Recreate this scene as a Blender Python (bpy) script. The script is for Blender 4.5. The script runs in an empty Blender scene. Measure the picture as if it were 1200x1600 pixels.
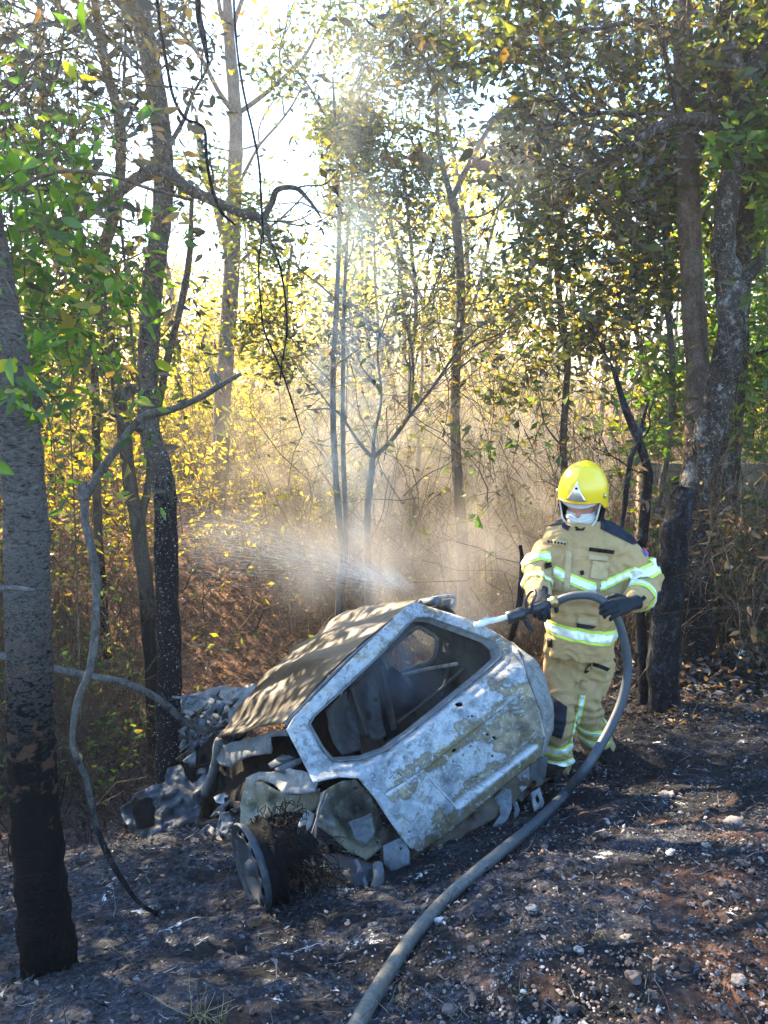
import bpy, bmesh, math, random
import numpy as np
from mathutils import Vector, Matrix
from mathutils.geometry import delaunay_2d_cdt

rng = np.random.default_rng(11)
random.seed(11)
SC = bpy.context.scene
R_ = math.radians

# ---------------------------------------------------------------- camera
PITCH = R_(10.0)
FPX = 1209.0                    # focal length in pixels of the 1200x1600 photograph
CAM = np.array([0.0, 0.0, 1.6])
cd = bpy.data.cameras.new('camera')
cd.sensor_fit = 'VERTICAL'
cd.sensor_height = 36.0
cd.lens = 36.0 * FPX / 1600.0
cd.clip_start = 0.05
cd.clip_end = 600.0
camo = bpy.data.objects.new('camera', cd)
SC.collection.objects.link(camo)
camo.location = CAM
camo.rotation_euler = (R_(90) - PITCH, 0, 0)
SC.camera = camo

# ---------------------------------------------------------------- sky, sun, exposure
SUN_AZ = R_(-42.0)              # from +Y towards -X (left of the view)
SUN_EL = R_(30.0)
world = bpy.data.worlds.new("World")
SC.world = world
world.use_nodes = True
wn = world.node_tree.nodes
wl = world.node_tree.links
bg = wn['Background']
sky = wn.new('ShaderNodeTexSky')
sky.sky_type = 'NISHITA'
sky.sun_disc = False
sky.sun_elevation = SUN_EL
sky.sun_rotation = SUN_AZ
sky.dust_density = .4
sky.air_density = 1.6
sky.ozone_density = 8.0
wl.new(sky.outputs[0], bg.inputs[0])
bg.inputs[1].default_value = 0.115

sd = bpy.data.lights.new('sun', 'SUN')
sd.energy = 5.0
sd.angle = R_(0.5)
sd.color = (1.0, 0.79, 0.52)
suno = bpy.data.objects.new('sun', sd)
SC.collection.objects.link(suno)
sdir = Vector((math.sin(SUN_AZ) * math.cos(SUN_EL), math.cos(SUN_AZ) * math.cos(SUN_EL), math.sin(SUN_EL)))
suno.rotation_euler = sdir.to_track_quat('Z', 'Y').to_euler()
suno.location = sdir * 40

SC.view_settings.view_transform = 'Standard'
SC.view_settings.look = 'None'
SC.view_settings.gamma = 1.0
SC.view_settings.exposure = 2.8
SC.cycles.use_denoising = True
SC.cycles.max_bounces = 7
SC.cycles.diffuse_bounces = 3
SC.cycles.glossy_bounces = 2
SC.cycles.transmission_bounces = 5
SC.cycles.transparent_max_bounces = 8
SC.cycles.volume_bounces = 1
SC.cycles.sample_clamp_indirect = 6.0
SC.cycles.volume_step_rate = 4.0
SC.cycles.volume_max_steps = 128

# ---------------------------------------------------------------- view maths
FW = np.array([0, math.cos(PITCH), -math.sin(PITCH)])
UPV = np.array([0, math.sin(PITCH), math.cos(PITCH)])
RT = np.array([1.0, 0, 0])


def ray(px, py):
    return FW + RT * (px - 600.0) / FPX - UPV * (py - 800.0) / FPX


def at(px, py, t):
    return CAM + t * ray(px, py)


# ---------------------------------------------------------------- numpy noise
def _h(i, j, k, seed):
    n = (i * 374761393 + j * 668265263 + k * 2147483647 + seed * 1274126177) & 0xFFFFFFFF
    n = ((n ^ (n >> 13)) * 1274126177) & 0xFFFFFFFF
    n = (n ^ (n >> 16)) & 0xFFFFFFFF
    return n / 4294967295.0


def vnoise(P, scale=1.0, seed=0):
    P = np.asarray(P, float) * scale
    if P.shape[-1] == 2:
        P = np.concatenate([P, np.zeros(P.shape[:-1] + (1,))], -1)
    i = np.floor(P).astype(np.int64)
    f = P - i
    f = f * f * (3 - 2 * f)
    r = 0
    for a in (0, 1):
        for b in (0, 1):
            for c in (0, 1):
                w = (f[..., 0] if a else 1 - f[..., 0]) * (f[..., 1] if b else 1 - f[..., 1]) * (f[..., 2] if c else 1 - f[..., 2])
                r = r + w * _h(i[..., 0] + a, i[..., 1] + b, i[..., 2] + c, seed)
    return r * 2 - 1


def fbm(P, scale=1.0, octv=4, seed=0):
    r = 0
    a = 1.0
    for o in range(octv):
        r = r + a * vnoise(P, scale * 2 ** o, seed + o * 17)
        a *= 0.5
    return r


# ---------------------------------------------------------------- mesh accumulator
class MB:
    def __init__(self):
        self.v = []
        self.f = []
        self.n = 0
        self.m = []

    def add(self, V, Fs, mi=0):
        V = np.asarray(V, float).reshape(-1, 3)
        self.v.append(V)
        for F in (Fs if isinstance(Fs, (list, tuple)) and len(Fs) and isinstance(Fs[0], np.ndarray) and Fs[0].ndim == 2 else [np.asarray(Fs)]):
            self.f.append(F + self.n)
            self.m.append(np.full(len(F), mi))
        self.n += len(V)

    def mesh(self, name, smooth=True):
        me = bpy.data.meshes.new(name)
        if self.n == 0:
            return me
        V = np.concatenate(self.v)
        tot = [F.shape[1] for F in self.f for _ in range(1)]
        loops = np.concatenate([F.ravel() for F in self.f]).astype(np.int32)
        sizes = np.concatenate([np.full(len(F), F.shape[1]) for F in self.f]).astype(np.int32)
        starts = np.concatenate([[0], np.cumsum(sizes)[:-1]]).astype(np.int32)
        me.vertices.add(len(V))
        me.vertices.foreach_set('co', V.astype(np.float32).ravel())
        me.loops.add(len(loops))
        me.loops.foreach_set('vertex_index', loops)
        me.polygons.add(len(sizes))
        me.polygons.foreach_set('loop_start', starts)
        me.polygons.foreach_set('loop_total', sizes)
        me.polygons.foreach_set('material_index', np.concatenate(self.m).astype(np.int32))
        me.polygons.foreach_set('use_smooth', np.full(len(sizes), smooth))
        me.update(calc_edges=True)
        me.validate()
        return me

    def build(self, name, mats, parent=None, smooth=True):
        me = self.mesh(name, smooth)
        for m in (mats if isinstance(mats, (list, tuple)) else [mats]):
            me.materials.append(m)
        return link(name, me, parent)


def link(name, me, parent=None):
    o = bpy.data.objects.new(name, me)
    SC.collection.objects.link(o)
    if parent is not None:
        o.parent = parent
        o.matrix_parent_inverse = Matrix.Identity(4)
        if parent.type == 'EMPTY' and not parent.get('_local'):
            # vertices are given in world coordinates
            o.matrix_parent_inverse = parent.matrix_basis.inverted()
    return o


def tag(o, label=None, cat=None, group=None, kind=None):
    if label:
        o['label'] = label
    if cat:
        o['category'] = cat
    if group:
        o['group'] = group
    if kind:
        o['kind'] = kind
    return o


def empty(name, loc, label=None, cat=None, group=None):
    o = bpy.data.objects.new(name, None)
    o.empty_display_size = 0.1
    SC.collection.objects.link(o)
    o.location = [float(c) for c in loc]
    o.matrix_basis = Matrix.Translation(Vector([float(c) for c in loc]))
    return tag(o, label, cat, group)


# ---------------------------------------------------------------- shape helpers
def catmull(P, k=6):
    P = np.asarray(P, float)
    if len(P) < 3:
        s = np.linspace(0, 1, k + 1)[:, None]
        return P[0] * (1 - s) + P[-1] * s
    Q = np.vstack([2 * P[0] - P[1], P, 2 * P[-1] - P[-2]])
    out = []
    for i in range(1, len(Q) - 2):
        p0, p1, p2, p3 = Q[i - 1], Q[i], Q[i + 1], Q[i + 2]
        for s in np.arange(k) / k:
            out.append(0.5 * ((2 * p1) + (-p0 + p2) * s + (2 * p0 - 5 * p1 + 4 * p2 - p3) * s * s + (-p0 + 3 * p1 - 3 * p2 + p3) * s ** 3))
    out.append(P[-1])
    return np.array(out)


def frames(P):
    T = np.gradient(P, axis=0)
    T /= np.linalg.norm(T, axis=1)[:, None] + 1e-9
    a = np.array([0, 0, 1.0]) if abs(T[0, 2]) < 0.8 else np.array([1.0, 0, 0])
    N = np.zeros_like(P)
    n = np.cross(T[0], a)
    n /= np.linalg.norm(n)
    for i in range(len(P)):
        n = n - T[i] * (n @ T[i])
        n /= np.linalg.norm(n) + 1e-9
        N[i] = n
    return T, N, np.cross(T, N)


def tube(mb, P, r, sides=8, k=6, rough=0.0, seed=0, cap=True, mi=0, smoothed=False, rs=8.0):
    """P control points, r radii at the control points"""
    P = np.asarray(P, float)
    r = np.broadcast_to(np.asarray(r, float), (len(P),))
    if not smoothed:
        Q = catmull(P, k)
        rr = np.interp(np.linspace(0, len(P) - 1, len(Q)), np.arange(len(P)), r)
    else:
        Q, rr = P, r
    T, N, B = frames(Q)
    a = np.linspace(0, 2 * np.pi, sides, endpoint=False)
    ring = N[:, None] * np.cos(a)[None, :, None] + B[:, None] * np.sin(a)[None, :, None]
    V = Q[:, None] + ring * rr[:, None, None]
    if rough:
        d = fbm(V, rs, 3, seed)
        V = V + ring * (d * rough * rr[:, None])[..., None]
    m = len(Q)
    i = np.arange(m - 1)[:, None] * sides
    j = np.arange(sides)[None]
    j2 = (j + 1) % sides
    F = np.stack([i + j, i + j2, i + sides + j2, i + sides + j], -1).reshape(-1, 4)
    V = V.reshape(-1, 3)
    Fs = [F]
    if cap:
        c = len(V)
        V = np.vstack([V, Q[0], Q[-1]])
        jj = np.arange(sides)
        Fs.append(np.concatenate([np.stack([np.full(sides, c), (jj + 1) % sides, jj], -1),
                                  np.stack([np.full(sides, c + 1), (m - 1) * sides + jj, (m - 1) * sides + (jj + 1) % sides], -1)]))
    mb.add(V, Fs, mi)
    return Q


def many_twigs(mb, S, D, L, r, bend=0.35, seg=4, sag=0.0, mi=0):
    """N thin three-sided twigs, vectorised. S starts, D unit directions, L lengths, r radii. returns points (N,seg+1,3)"""
    n = len(S)
    P = np.zeros((n, seg + 1, 3))
    P[:, 0] = S
    d = D.copy()
    for s in range(seg):
        d = d + rng.normal(0, bend, (n, 3))
        d[:, 2] -= sag
        d /= np.linalg.norm(d, axis=1)[:, None]
        P[:, s + 1] = P[:, s] + d * (L / seg)[:, None]
    a = np.cross(D, rng.normal(size=(n, 3)))
    a /= np.linalg.norm(a, axis=1)[:, None] + 1e-9
    b = np.cross(D, a)
    taper = np.linspace(1, 0.35, seg + 1)
    V = np.zeros((n, seg + 1, 3, 3))
    for q in range(3):
        w = 2 * np.pi * q / 3
        V[:, :, q] = P + ((a * math.cos(w) + b * math.sin(w))[:, None] * (r[:, None] * taper)[..., None])
    base = (np.arange(n) * (seg + 1) * 3)[:, None, None]
    i = np.arange(seg)[None, :, None] * 3
    j = np.arange(3)[None, None]
    j2 = (j + 1) % 3
    F = np.stack([base + i + j, base + i + j2, base + i + 3 + j2, base + i + 3 + j], -1).reshape(-1, 4)
    mb.add(V.reshape(-1, 3), [F], mi)
    return P


def leaves(mb, C, size, wid=0.4, droop=0.3, mi=0, detail=True, flat=0.0):
    """leaf blades at C (N,3). size (N,) length"""
    n = len(C)
    if n == 0:
        return
    size = np.broadcast_to(np.asarray(size, float), (n,))
    d = rng.normal(size=(n, 3))
    d[:, 2] = d[:, 2] * 0.5 * (1 - flat) - droop
    d /= np.linalg.norm(d, axis=1)[:, None]
    s = np.cross(d, rng.normal(size=(n, 3)) + np.array([0, 0, 3.0 * flat]))
    if flat:
        s = np.cross(d, np.array([0, 0, 1.0]) + rng.normal(0, .5, (n, 3)))
    s /= np.linalg.norm(s, axis=1)[:, None] + 1e-9
    u = np.cross(s, d)
    w = size * wid * rng.uniform(.7, 1.25, n)
    fold = w * rng.uniform(-.1, .6, n)
    curl = size * rng.uniform(-.1, .35, n)
    sz = size[:, None]
    if detail:
        st = [(.16, .34), (.36, .50), (.60, .42), (.82, .20)]
        cols = [C]
        for sg in (1, -1):
            for (q, k) in st:
                bow = (q * q * curl)[:, None]
                cols.append(C + d * sz * q + s * (sg * w * k)[:, None] + u * (fold * k * 1.3)[:, None] - u * bow)
        for (q, k) in st:
            cols.append(C + d * sz * q - u * (q * q * curl)[:, None])
        cols.append(C + d * sz - u * curl[:, None])
        V = np.stack(cols, 1)
        nv = V.shape[1]
        T = [[0, 1, 9], [0, 9, 5]]
        for q in range(3):
            T += [[1 + q, 2 + q, 10 + q], [1 + q, 10 + q, 9 + q], [5 + q, 10 + q, 6 + q], [5 + q, 9 + q, 10 + q]]
        T += [[4, 13, 12], [8, 12, 13]]
        T = np.array(T)[None]
        b = (np.arange(n) * nv)[:, None, None]
    else:
        V = np.stack([C, C + d * sz * .45 + s * w[:, None] * .5 + u * fold[:, None], C + d * sz - u * curl[:, None],
                      C + d * sz * .45 - s * w[:, None] * .5 + u * fold[:, None]], 1)
        b = (np.arange(n) * 4)[:, None, None]
        T = np.array([[0, 1, 2], [0, 2, 3]])[None]
    mb.add(V.reshape(-1, 3), [(b + T).reshape(-1, 3)], mi)


def in_poly(P, poly):
    x, y = P[:, 0], P[:, 1]
    r = np.zeros(len(P), bool)
    n = len(poly)
    for i in range(n):
        x1, y1 = poly[i]
        x2, y2 = poly[(i + 1) % n]
        c = ((y1 > y) != (y2 > y)) & (x < (x2 - x1) * (y - y1) / (y2 - y1 + 1e-12) + x1)
        r ^= c
    return r


def seg_dist(P, poly, closed=True):
    best = np.full(len(P), 1e9)
    n = len(poly)
    for i in range(n if closed else n - 1):
        a = np.array(poly[i], float)
        b = np.array(poly[(i + 1) % n], float)
        ab = b - a
        t = np.clip(((P - a) @ ab) / (ab @ ab + 1e-12), 0, 1)
        best = np.minimum(best, np.linalg.norm(P - (a + t[:, None] * ab), axis=1))
    return best


def densify(poly, sp):
    out = []
    n = len(poly)
    for i in range(n):
        a = np.array(poly[i], float)
        b = np.array(poly[(i + 1) % n], float)
        k = max(1, int(round(np.linalg.norm(b - a) / sp)))
        for s in range(k):
            out.append(a + (b - a) * s / k)
    return np.array(out)


def sheet(name, outline, fmap, mats, parent, holes=(), sp=0.015, thick=0.003, ragged=0.0, colf=None, seed=0):
    """sheet metal: 2-D outline (with holes) filled with small triangles and bent into space by fmap(UV)->(N,3)"""
    out = densify(outline, sp)
    if ragged:
        out = out + ragged * np.stack([fbm(out, 9, 3, seed), fbm(out, 9, 3, seed + 5)], -1)
    loops = [out] + [densify(h, sp) for h in holes]
    pts, edges = [], []
    for L in loops:
        b = len(pts)
        pts += [Vector(p) for p in L]
        edges += [(b + i, b + (i + 1) % len(L)) for i in range(len(L))]
    lo, hi = out.min(0), out.max(0)
    gx, gy = np.meshgrid(np.arange(lo[0], hi[0], sp), np.arange(lo[1], hi[1], sp))
    G = np.stack([gx.ravel(), gy.ravel()], -1)
    G = G + rng.uniform(-.2, .2, G.shape) * sp
    k = in_poly(G, out)
    for L in loops[1:]:
        k &= ~in_poly(G, L)
    G = G[k]
    for L in loops:
        if len(G):
            G = G[seg_dist(G, L) > .45 * sp]
    pts += [Vector(p) for p in G]
    V, _, Fc, *_ = delaunay_2d_cdt(pts, edges, [], 0, 1e-6)
    V = np.array([tuple(v) for v in V])
    Fc = np.array([tuple(f) for f in Fc if len(f) == 3])
    cen = V[Fc].mean(1)
    k = in_poly(cen, out)
    for L in loops[1:]:
        k &= ~in_poly(cen, L)
    Fc = Fc[k]
    P = fmap(V)
    mb = MB()
    mb.add(P, [Fc])
    o = mb.build(name, mats, parent)
    if colf is not None:
        col = colf(V)
        at_ = o.data.attributes.new('tint', 'FLOAT_COLOR', 'POINT')
        c = np.ones((len(V), 4), np.float32)
        c[:, :3] = col
        at_.data.foreach_set('color', c.ravel())
    m = o.modifiers.new('thickness', 'SOLIDIFY')
    m.thickness = thick
    m.offset = 0
    return o


# ---------------------------------------------------------------- materials
class NT:
    def __init__(self, name):
        self.m = bpy.data.materials.new(name)
        self.m.use_nodes = True
        self.t = self.m.node_tree
        self.n = self.t.nodes
        self.bsdf = self.n['Principled BSDF']
        self.out = self.n['Material Output']
        self._pos = None

    def new(self, typ, ins=None, **kw):
        n = self.n.new(typ)
        for k, v in kw.items():
            setattr(n, k, v)
        for k, v in (ins or {}).items():
            self.set(n.inputs[k], v)
        return n

    def set(self, sock, v):
        if isinstance(v, bpy.types.NodeSocket):
            self.t.links.new(v, sock)
        else:
            if sock.type == 'RGBA' and len(v) == 3:
                v = tuple(v) + (1,)
            sock.default_value = v

    def pos(self, obj=False):
        if obj:
            return self.new('ShaderNodeTexCoord').outputs['Object']
        if self._pos is None:
            self._pos = self.new('ShaderNodeNewGeometry')
        return self._pos.outputs['Position']

    def noise(self, scale, detail=5, rough=.55, vec=None, dist=0.0, stretch=None):
        v = vec if vec is not None else self.pos()
        if stretch is not None:
            mp = self.new('ShaderNodeMapping', {'Vector': v, 'Scale': stretch})
            v = mp.outputs[0]
        n = self.new('ShaderNodeTexNoise', {'Vector': v, 'Scale': scale, 'Detail': detail, 'Roughness': rough, 'Distortion': dist})
        return n.outputs['Fac']

    def voro(self, scale, vec=None, feature='F1', out='Distance', rnd=1.0):
        n = self.new('ShaderNodeTexVoronoi', {'Vector': vec if vec is not None else self.pos(), 'Scale': scale, 'Randomness': rnd}, feature=feature)
        return n.outputs[out]

    def ramp(self, fac, stops, interp='LINEAR'):
        n = self.new('ShaderNodeValToRGB')
        n.color_ramp.interpolation = interp
        e = n.color_ramp.elements
        while len(e) < len(stops):
            e.new(0.5)
        for el, (p, c) in zip(e, stops):
            el.position = p
            c = (c, c, c) if isinstance(c, (int, float)) else c
            el.color = tuple(c) + (1,) if len(c) == 3 else c
        self.set(n.inputs[0], fac)
        return n.outputs[0]

    def step(self, fac, lo, hi):
        n = self.new('ShaderNodeMapRange', {'Value': fac, 'From Min': lo, 'From Max': hi})
        n.interpolation_type = 'SMOOTHSTEP'
        return n.outputs[0]

    def mix(self, fac, a, b, mode='MIX'):
        n = self.new('ShaderNodeMix', data_type='RGBA', blend_type=mode)
        self.set(n.inputs[0], fac)
        self.set(n.inputs[6], a)
        self.set(n.inputs[7], b)
        return n.outputs[2]

    def math(self, op, a, b=0.0):
        n = self.new('ShaderNodeMath', operation=op)
        self.set(n.inputs[0], a)
        self.set(n.inputs[1], b)
        return n.outputs[0]

    def sep(self, v):
        return self.new('ShaderNodeSeparateXYZ', {0: v}).outputs

    def bump(self, h, strength=.5, dist=.01, normal=None):
        n = self.new('ShaderNodeBump', {'Height': h, 'Strength': strength, 'Distance': dist})
        if normal is not None:
            self.set(n.inputs['Normal'], normal)
        self.set(self.bsdf.inputs['Normal'], n.outputs[0])
        return n.outputs[0]

    def done(self, color=None, rough=None, metal=None, spec=None):
        if color is not None:
            self.set(self.bsdf.inputs['Base Color'], color)
        if rough is not None:
            self.set(self.bsdf.inputs['Roughness'], rough)
        if metal is not None:
            self.set(self.bsdf.inputs['Metallic'], metal)
        if spec is not None:
            self.set(self.bsdf.inputs['Specular IOR Level'], spec)
        return self.m


def plain(name, color, rough=.6, metal=0.0, nscale=30, var=.25, bump=.2, bdist=.003, spec=None):
    n = NT(name)
    f = n.noise(nscale, 4)
    c = n.mix(f, tuple(x * (1 - var) for x in color), tuple(min(1, x * (1 + var)) for x in color))
    n.bump(n.noise(nscale * 3, 4), bump, bdist)
    if spec is None:
        spec = .12 if max(color) < .05 and rough > .45 else .5
    return n.done(c, rough, metal, spec)
# ================================================================ GROUND
S_K = np.array([-60, .6, 1.8, 3.2, 4.0, 5.0, 6.2, 7.5, 9.0, 12.0, 16.0, 24, 200])
S_Z = np.array([.02, .02, -.12, -.58, -.84, -1.22, -1.75, -1.95, -1.65, -.95, -.6, -.45, -.45])


def ground_z(x, y, fine=True):
    x = np.asarray(x, float)
    y = np.asarray(y, float)
    right = np.clip((x - .75) / 1.3, 0, 1)              # the right side stays a shelf at the wall
    s = y - .5 * x
    z = sum(np.interp(s + d, S_K, S_Z) for d in (-.35, 0, .35)) / 3
    shelf = np.interp(s, [-60, .6, 1.8, 3.2, 4.2, 5, 200], [.02, .02, -.12, -.54, -.66, -.67, -.67])
    k = right * right * (3 - 2 * right)
    k = k * np.clip((9 - y) / 2, 0, 1)
    z = z * (1 - k) + np.maximum(z, shelf) * k
    P = np.stack([x, y], -1)
    z = z + .045 * fbm(P, 1.1, 3, 3)
    if fine:
        z = z + .016 * fbm(P, 6, 4, 9)
    return z


def gpt(px, py, lift=0.0):
    """the ground point seen at a pixel"""
    d = ray(px, py)
    t = np.linspace(.8, 40, 4000)
    P = CAM + t[:, None] * d
    h = P[:, 2] - ground_z(P[:, 0], P[:, 1]) - lift
    i = np.argmax(h < 0)
    return P[i] if i else P[-1]


def gt(px, py):
    p = gpt(px, py)
    return float((p - CAM) @ FW)


def axis_steps(knots):
    out = []
    for a, b, st in knots:
        out.append(np.arange(a, b, st))
    return np.concatenate(out + [np.array([knots[-1][1]])])


gx = axis_steps([(-200, -40, 20), (-40, -8, 1.0), (-8, -2.6, .12), (-2.6, 2.6, .022), (2.6, 8, .12), (8, 40, 1.0), (40, 200, 20)])
gy = axis_steps([(-60, -4, 4), (-4, 1.2, .2), (1.2, 5.2, .022), (5.2, 14, .07), (14, 40, .5), (40, 260, 10)])
GX, GY = np.meshgrid(gx, gy)
GZ = ground_z(GX, GY)
near = np.clip((7 - GY) / 3, 0, 1)
P2 = np.stack([GX, GY], -1)
GZ = GZ + near * (.006 * fbm(P2, 30, 2, 21) + .010 * np.clip(fbm(P2, 12, 3, 22), 0, 2))
mb = MB()
nx, ny = len(gx), len(gy)
i = np.arange(ny - 1)[:, None] * nx + np.arange(nx - 1)[None]
F = np.stack([i, i + 1, i + nx + 1, i + nx], -1).reshape(-1, 4)
mb.add(np.stack([GX, GY, GZ], -1), [F])

n = NT('burnt ground')
p = n.pos()
sx = n.sep(p)
# distance-like coordinate down the bank
scoord = n.math('SUBTRACT', sx[1], n.math('MULTIPLY', sx[0], .5))
big = n.noise(1.3, 5, .6)
mid = n.noise(6, 6, .65)
fin = n.noise(38, 6, .7)
finer = n.noise(120, 4, .7)
char = n.ramp(fin, [(.3, (.003, .0035, .005)), (.5, (.010, .011, .014)), (.66, (.024, .027, .034)), (.8, (.09, .095, .11))])
ashc = n.ramp(fin, [(.3, (.014, .016, .020)), (.48, (.035, .039, .050)), (.62, (.105, .116, .14)), (.76, (.36, .38, .42))])
ashm = n.math('MULTIPLY', n.step(n.math('ADD', n.noise(2.2, 6, .6, stretch=(.6, 1.7, 1)), n.math('MULTIPLY', n.step(sx[0], .5, -.9), .10)), .49, .60), n.step(finer, .30, .60))
c = n.mix(ashm, char, ashc)
spk = n.math('MULTIPLY', n.step(n.noise(5.5, 6, .7, dist=.7), .60, .66), n.step(fin, .46, .58))
c = n.mix(spk, c, (.72, .72, .70))
earth = n.ramp(n.noise(24, 6, .7), [(.3, (.045, .022, .013)), (.5, (.13, .062, .036)), (.65, (.22, .125, .085)), (.8, (.30, .22, .17))])
# unburnt earth: towards the road at the right and the odd red patch
em = n.math('ADD', n.math('MULTIPLY', n.math('SUBTRACT', 2.1, scoord), .44), n.math('MULTIPLY', n.math('SUBTRACT', big, .5), 3.4))
em = n.step(em, .05, .65)
em = n.math('MULTIPLY', em, n.step(sx[0], -.5, .8))
em2 = n.math('MULTIPLY', n.step(n.noise(2.6, 4, .5), .58, .69), .8)
em2 = n.math('MULTIPLY', em2, n.step(sx[0], .1, .9))
em = n.math('MAXIMUM', em, em2)
em = n.math('MULTIPLY', em, n.step(mid, .36, .58))
c = n.mix(em, c, earth)
# forest floor of leaf litter beyond the ditch
lit = n.ramp(n.noise(20, 7, .75), [(.28, (.05, .026, .015)), (.45, (.13, .066, .038)), (.6, (.25, .13, .075)), (.75, (.38, .25, .15))])
lm = n.step(n.math('ADD', sx[1], n.math('MULTIPLY', n.math('SUBTRACT', mid, .5), 3.0)), 6.2, 7.6)
lm2 = n.step(n.math('ADD', n.math('SUBTRACT', sx[1], n.math('MULTIPLY', sx[0], .35)), n.math('MULTIPLY', n.math('SUBTRACT', big, .5), 4.0)), 5.0, 6.2)
c = n.mix(n.math('MAXIMUM', lm, n.math('MULTIPLY', lm2, .4)), c, lit)
hb = n.math('ADD', n.math('MULTIPLY', fin, 1.0), n.math('MULTIPLY', finer, .5))
n.bump(hb, .9, .02)
M_GROUND = n.done(c, .93, spec=.15)
tag(mb.build('ground', M_GROUND), kind='structure')


# ---------------------------------------------------------------- loose stones, gravel, clinker
def rocks(name, P, s, mats, flat=.6, kind='stuff', sub=1):
    bm = bmesh.new()
    bmesh.ops.create_icosphere(bm, subdivisions=sub, radius=1)
    V0 = np.array([v.co[:] for v in bm.verts])
    F0 = np.array([[v.index for v in f.verts] for f in bm.faces])
    bm.free()
    n = len(P)
    V = V0[None] * (1 + rng.uniform(-.28, .28, (n, len(V0), 1)))
    V = V * np.stack([rng.uniform(.7, 1.3, n), rng.uniform(.7, 1.3, n), rng.uniform(flat * .6, flat * 1.3, n)], -1)[:, None]
    a = rng.uniform(0, 2 * np.pi, n)
    ca, sa = np.cos(a), np.sin(a)
    X = V[..., 0] * ca[:, None] - V[..., 1] * sa[:, None]
    Y = V[..., 0] * sa[:, None] + V[..., 1] * ca[:, None]
    tl = rng.normal(0, .35, n)
    Z = V[..., 2] + X * tl[:, None]
    V = np.stack([X, Y, Z], -1) * s[:, None, None] + P[:, None]
    mb = MB()
    per = len(V0)
    k = rng.integers(0, len(mats), n)
    for q in range(len(mats)):
        sel = np.where(k == q)[0]
        if len(sel) == 0:
            continue
        b = (np.arange(len(sel)) * per)[:, None, None]
        mb.add(V[sel].reshape(-1, 3), [(b + F0[None]).reshape(-1, 3)], q)
    o = mb.build(name, mats, smooth=False)
    return tag(o, kind=kind)


def stone_mat(name, stops, sc=60):
    n = NT(name)
    r = n.new('ShaderNodeNewGeometry').outputs['Random Per Island']
    c = n.ramp(r, stops, 'LINEAR')
    c = n.mix(n.step(n.noise(sc, 4), .45, .7), c, (.03, .028, .028))
    n.bump(n.noise(90, 4), .5, .004)
    return n.done(c, .85, spec=.3)


M_STONE = stone_mat('gravel stone', [(0, (.03, .028, .03)), (.25, (.075, .06, .055)), (.5, (.13, .10, .09)), (.68, (.17, .10, .07)), (.85, (.23, .19, .165)), (.97, (.34, .31, .28)), (1, (.5, .47, .44))])
M_CLINK = stone_mat('clinker', [(0, (.004, .004, .005)), (.5, (.012, .012, .014)), (.8, (.035, .037, .042)), (.95, (.08, .085, .10)), (1, (.38, .38, .38))])


def scatter(n, x0, x1, y0, y1, dens=None):
    x = rng.uniform(x0, x1, n)
    y = rng.uniform(y0, y1, n)
    if dens is not None:
        k = rng.uniform(0, 1, n) < dens(x, y)
        x, y = x[k], y[k]
    return x, y


def d_gravel(x, y):
    s = y - .5 * x
    base = np.clip((2.9 - s) / 1.7, 0, 1) * np.clip((x + .75) / 1.1, 0, 1)
    P = np.stack([x, y], -1)
    return np.clip(base * (1.0 + .9 * fbm(P, 2.2, 3, 41)), 0.03 * (x > -.3), 1)


x, y = scatter(75000, -1.3, 2.6, 1.3, 5.4, d_gravel)
s = .0022 + .0115 * rng.beta(1.2, 5.5, len(x))
P = np.stack([x, y, ground_z(x, y) + s * .45 + .004], -1)
rocks('gravel', P, s, [M_STONE])
x, y = scatter(46000, -3.2, 3.2, 1.5, 7.5, lambda x, y: np.clip(.6 + .7 * fbm(np.stack([x, y], -1), 1.7, 3, 44), .05, 1) * np.interp(x, [-1.2, .2], [.25, 1]))
s = .003 + .010 * rng.beta(1.1, 5, len(x))
P = np.stack([x, y, ground_z(x, y) + s * .4 + .004], -1)
rocks('cinder_debris', P, s, [M_CLINK])
rocks('gravel', *(lambda x, y, s: (np.stack([x, y, ground_z(x, y) + s * .45 + .004], -1), s))(*(lambda q: (q[0], q[1], .010 + .020 * rng.beta(1.2, 4, len(q[0]))))(scatter(1000, -1.0, 2.6, 1.3, 4.6, d_gravel))), [M_STONE], sub=2)
# ================================================================ BURNT-OUT CAR
MR = np.array([[0.7588, -0.4927, -0.4259], [0.6137, 0.7599, 0.2142], [0.2182, -0.4239, 0.879]])
TR = np.array([0.69276555, 3.36268572, -0.84339106])
C0 = MR.T @ (CAM - TR)


def w2c(P):
    return (np.asarray(P) - TR) @ MR


def rays(UV):
    """UV in pixels -> ray directions in car axes"""
    D = FW[None] + RT[None] * (UV[:, :1] - 600) / FPX - UPV[None] * (UV[:, 1:2] - 800) / FPX
    return D @ MR


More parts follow.
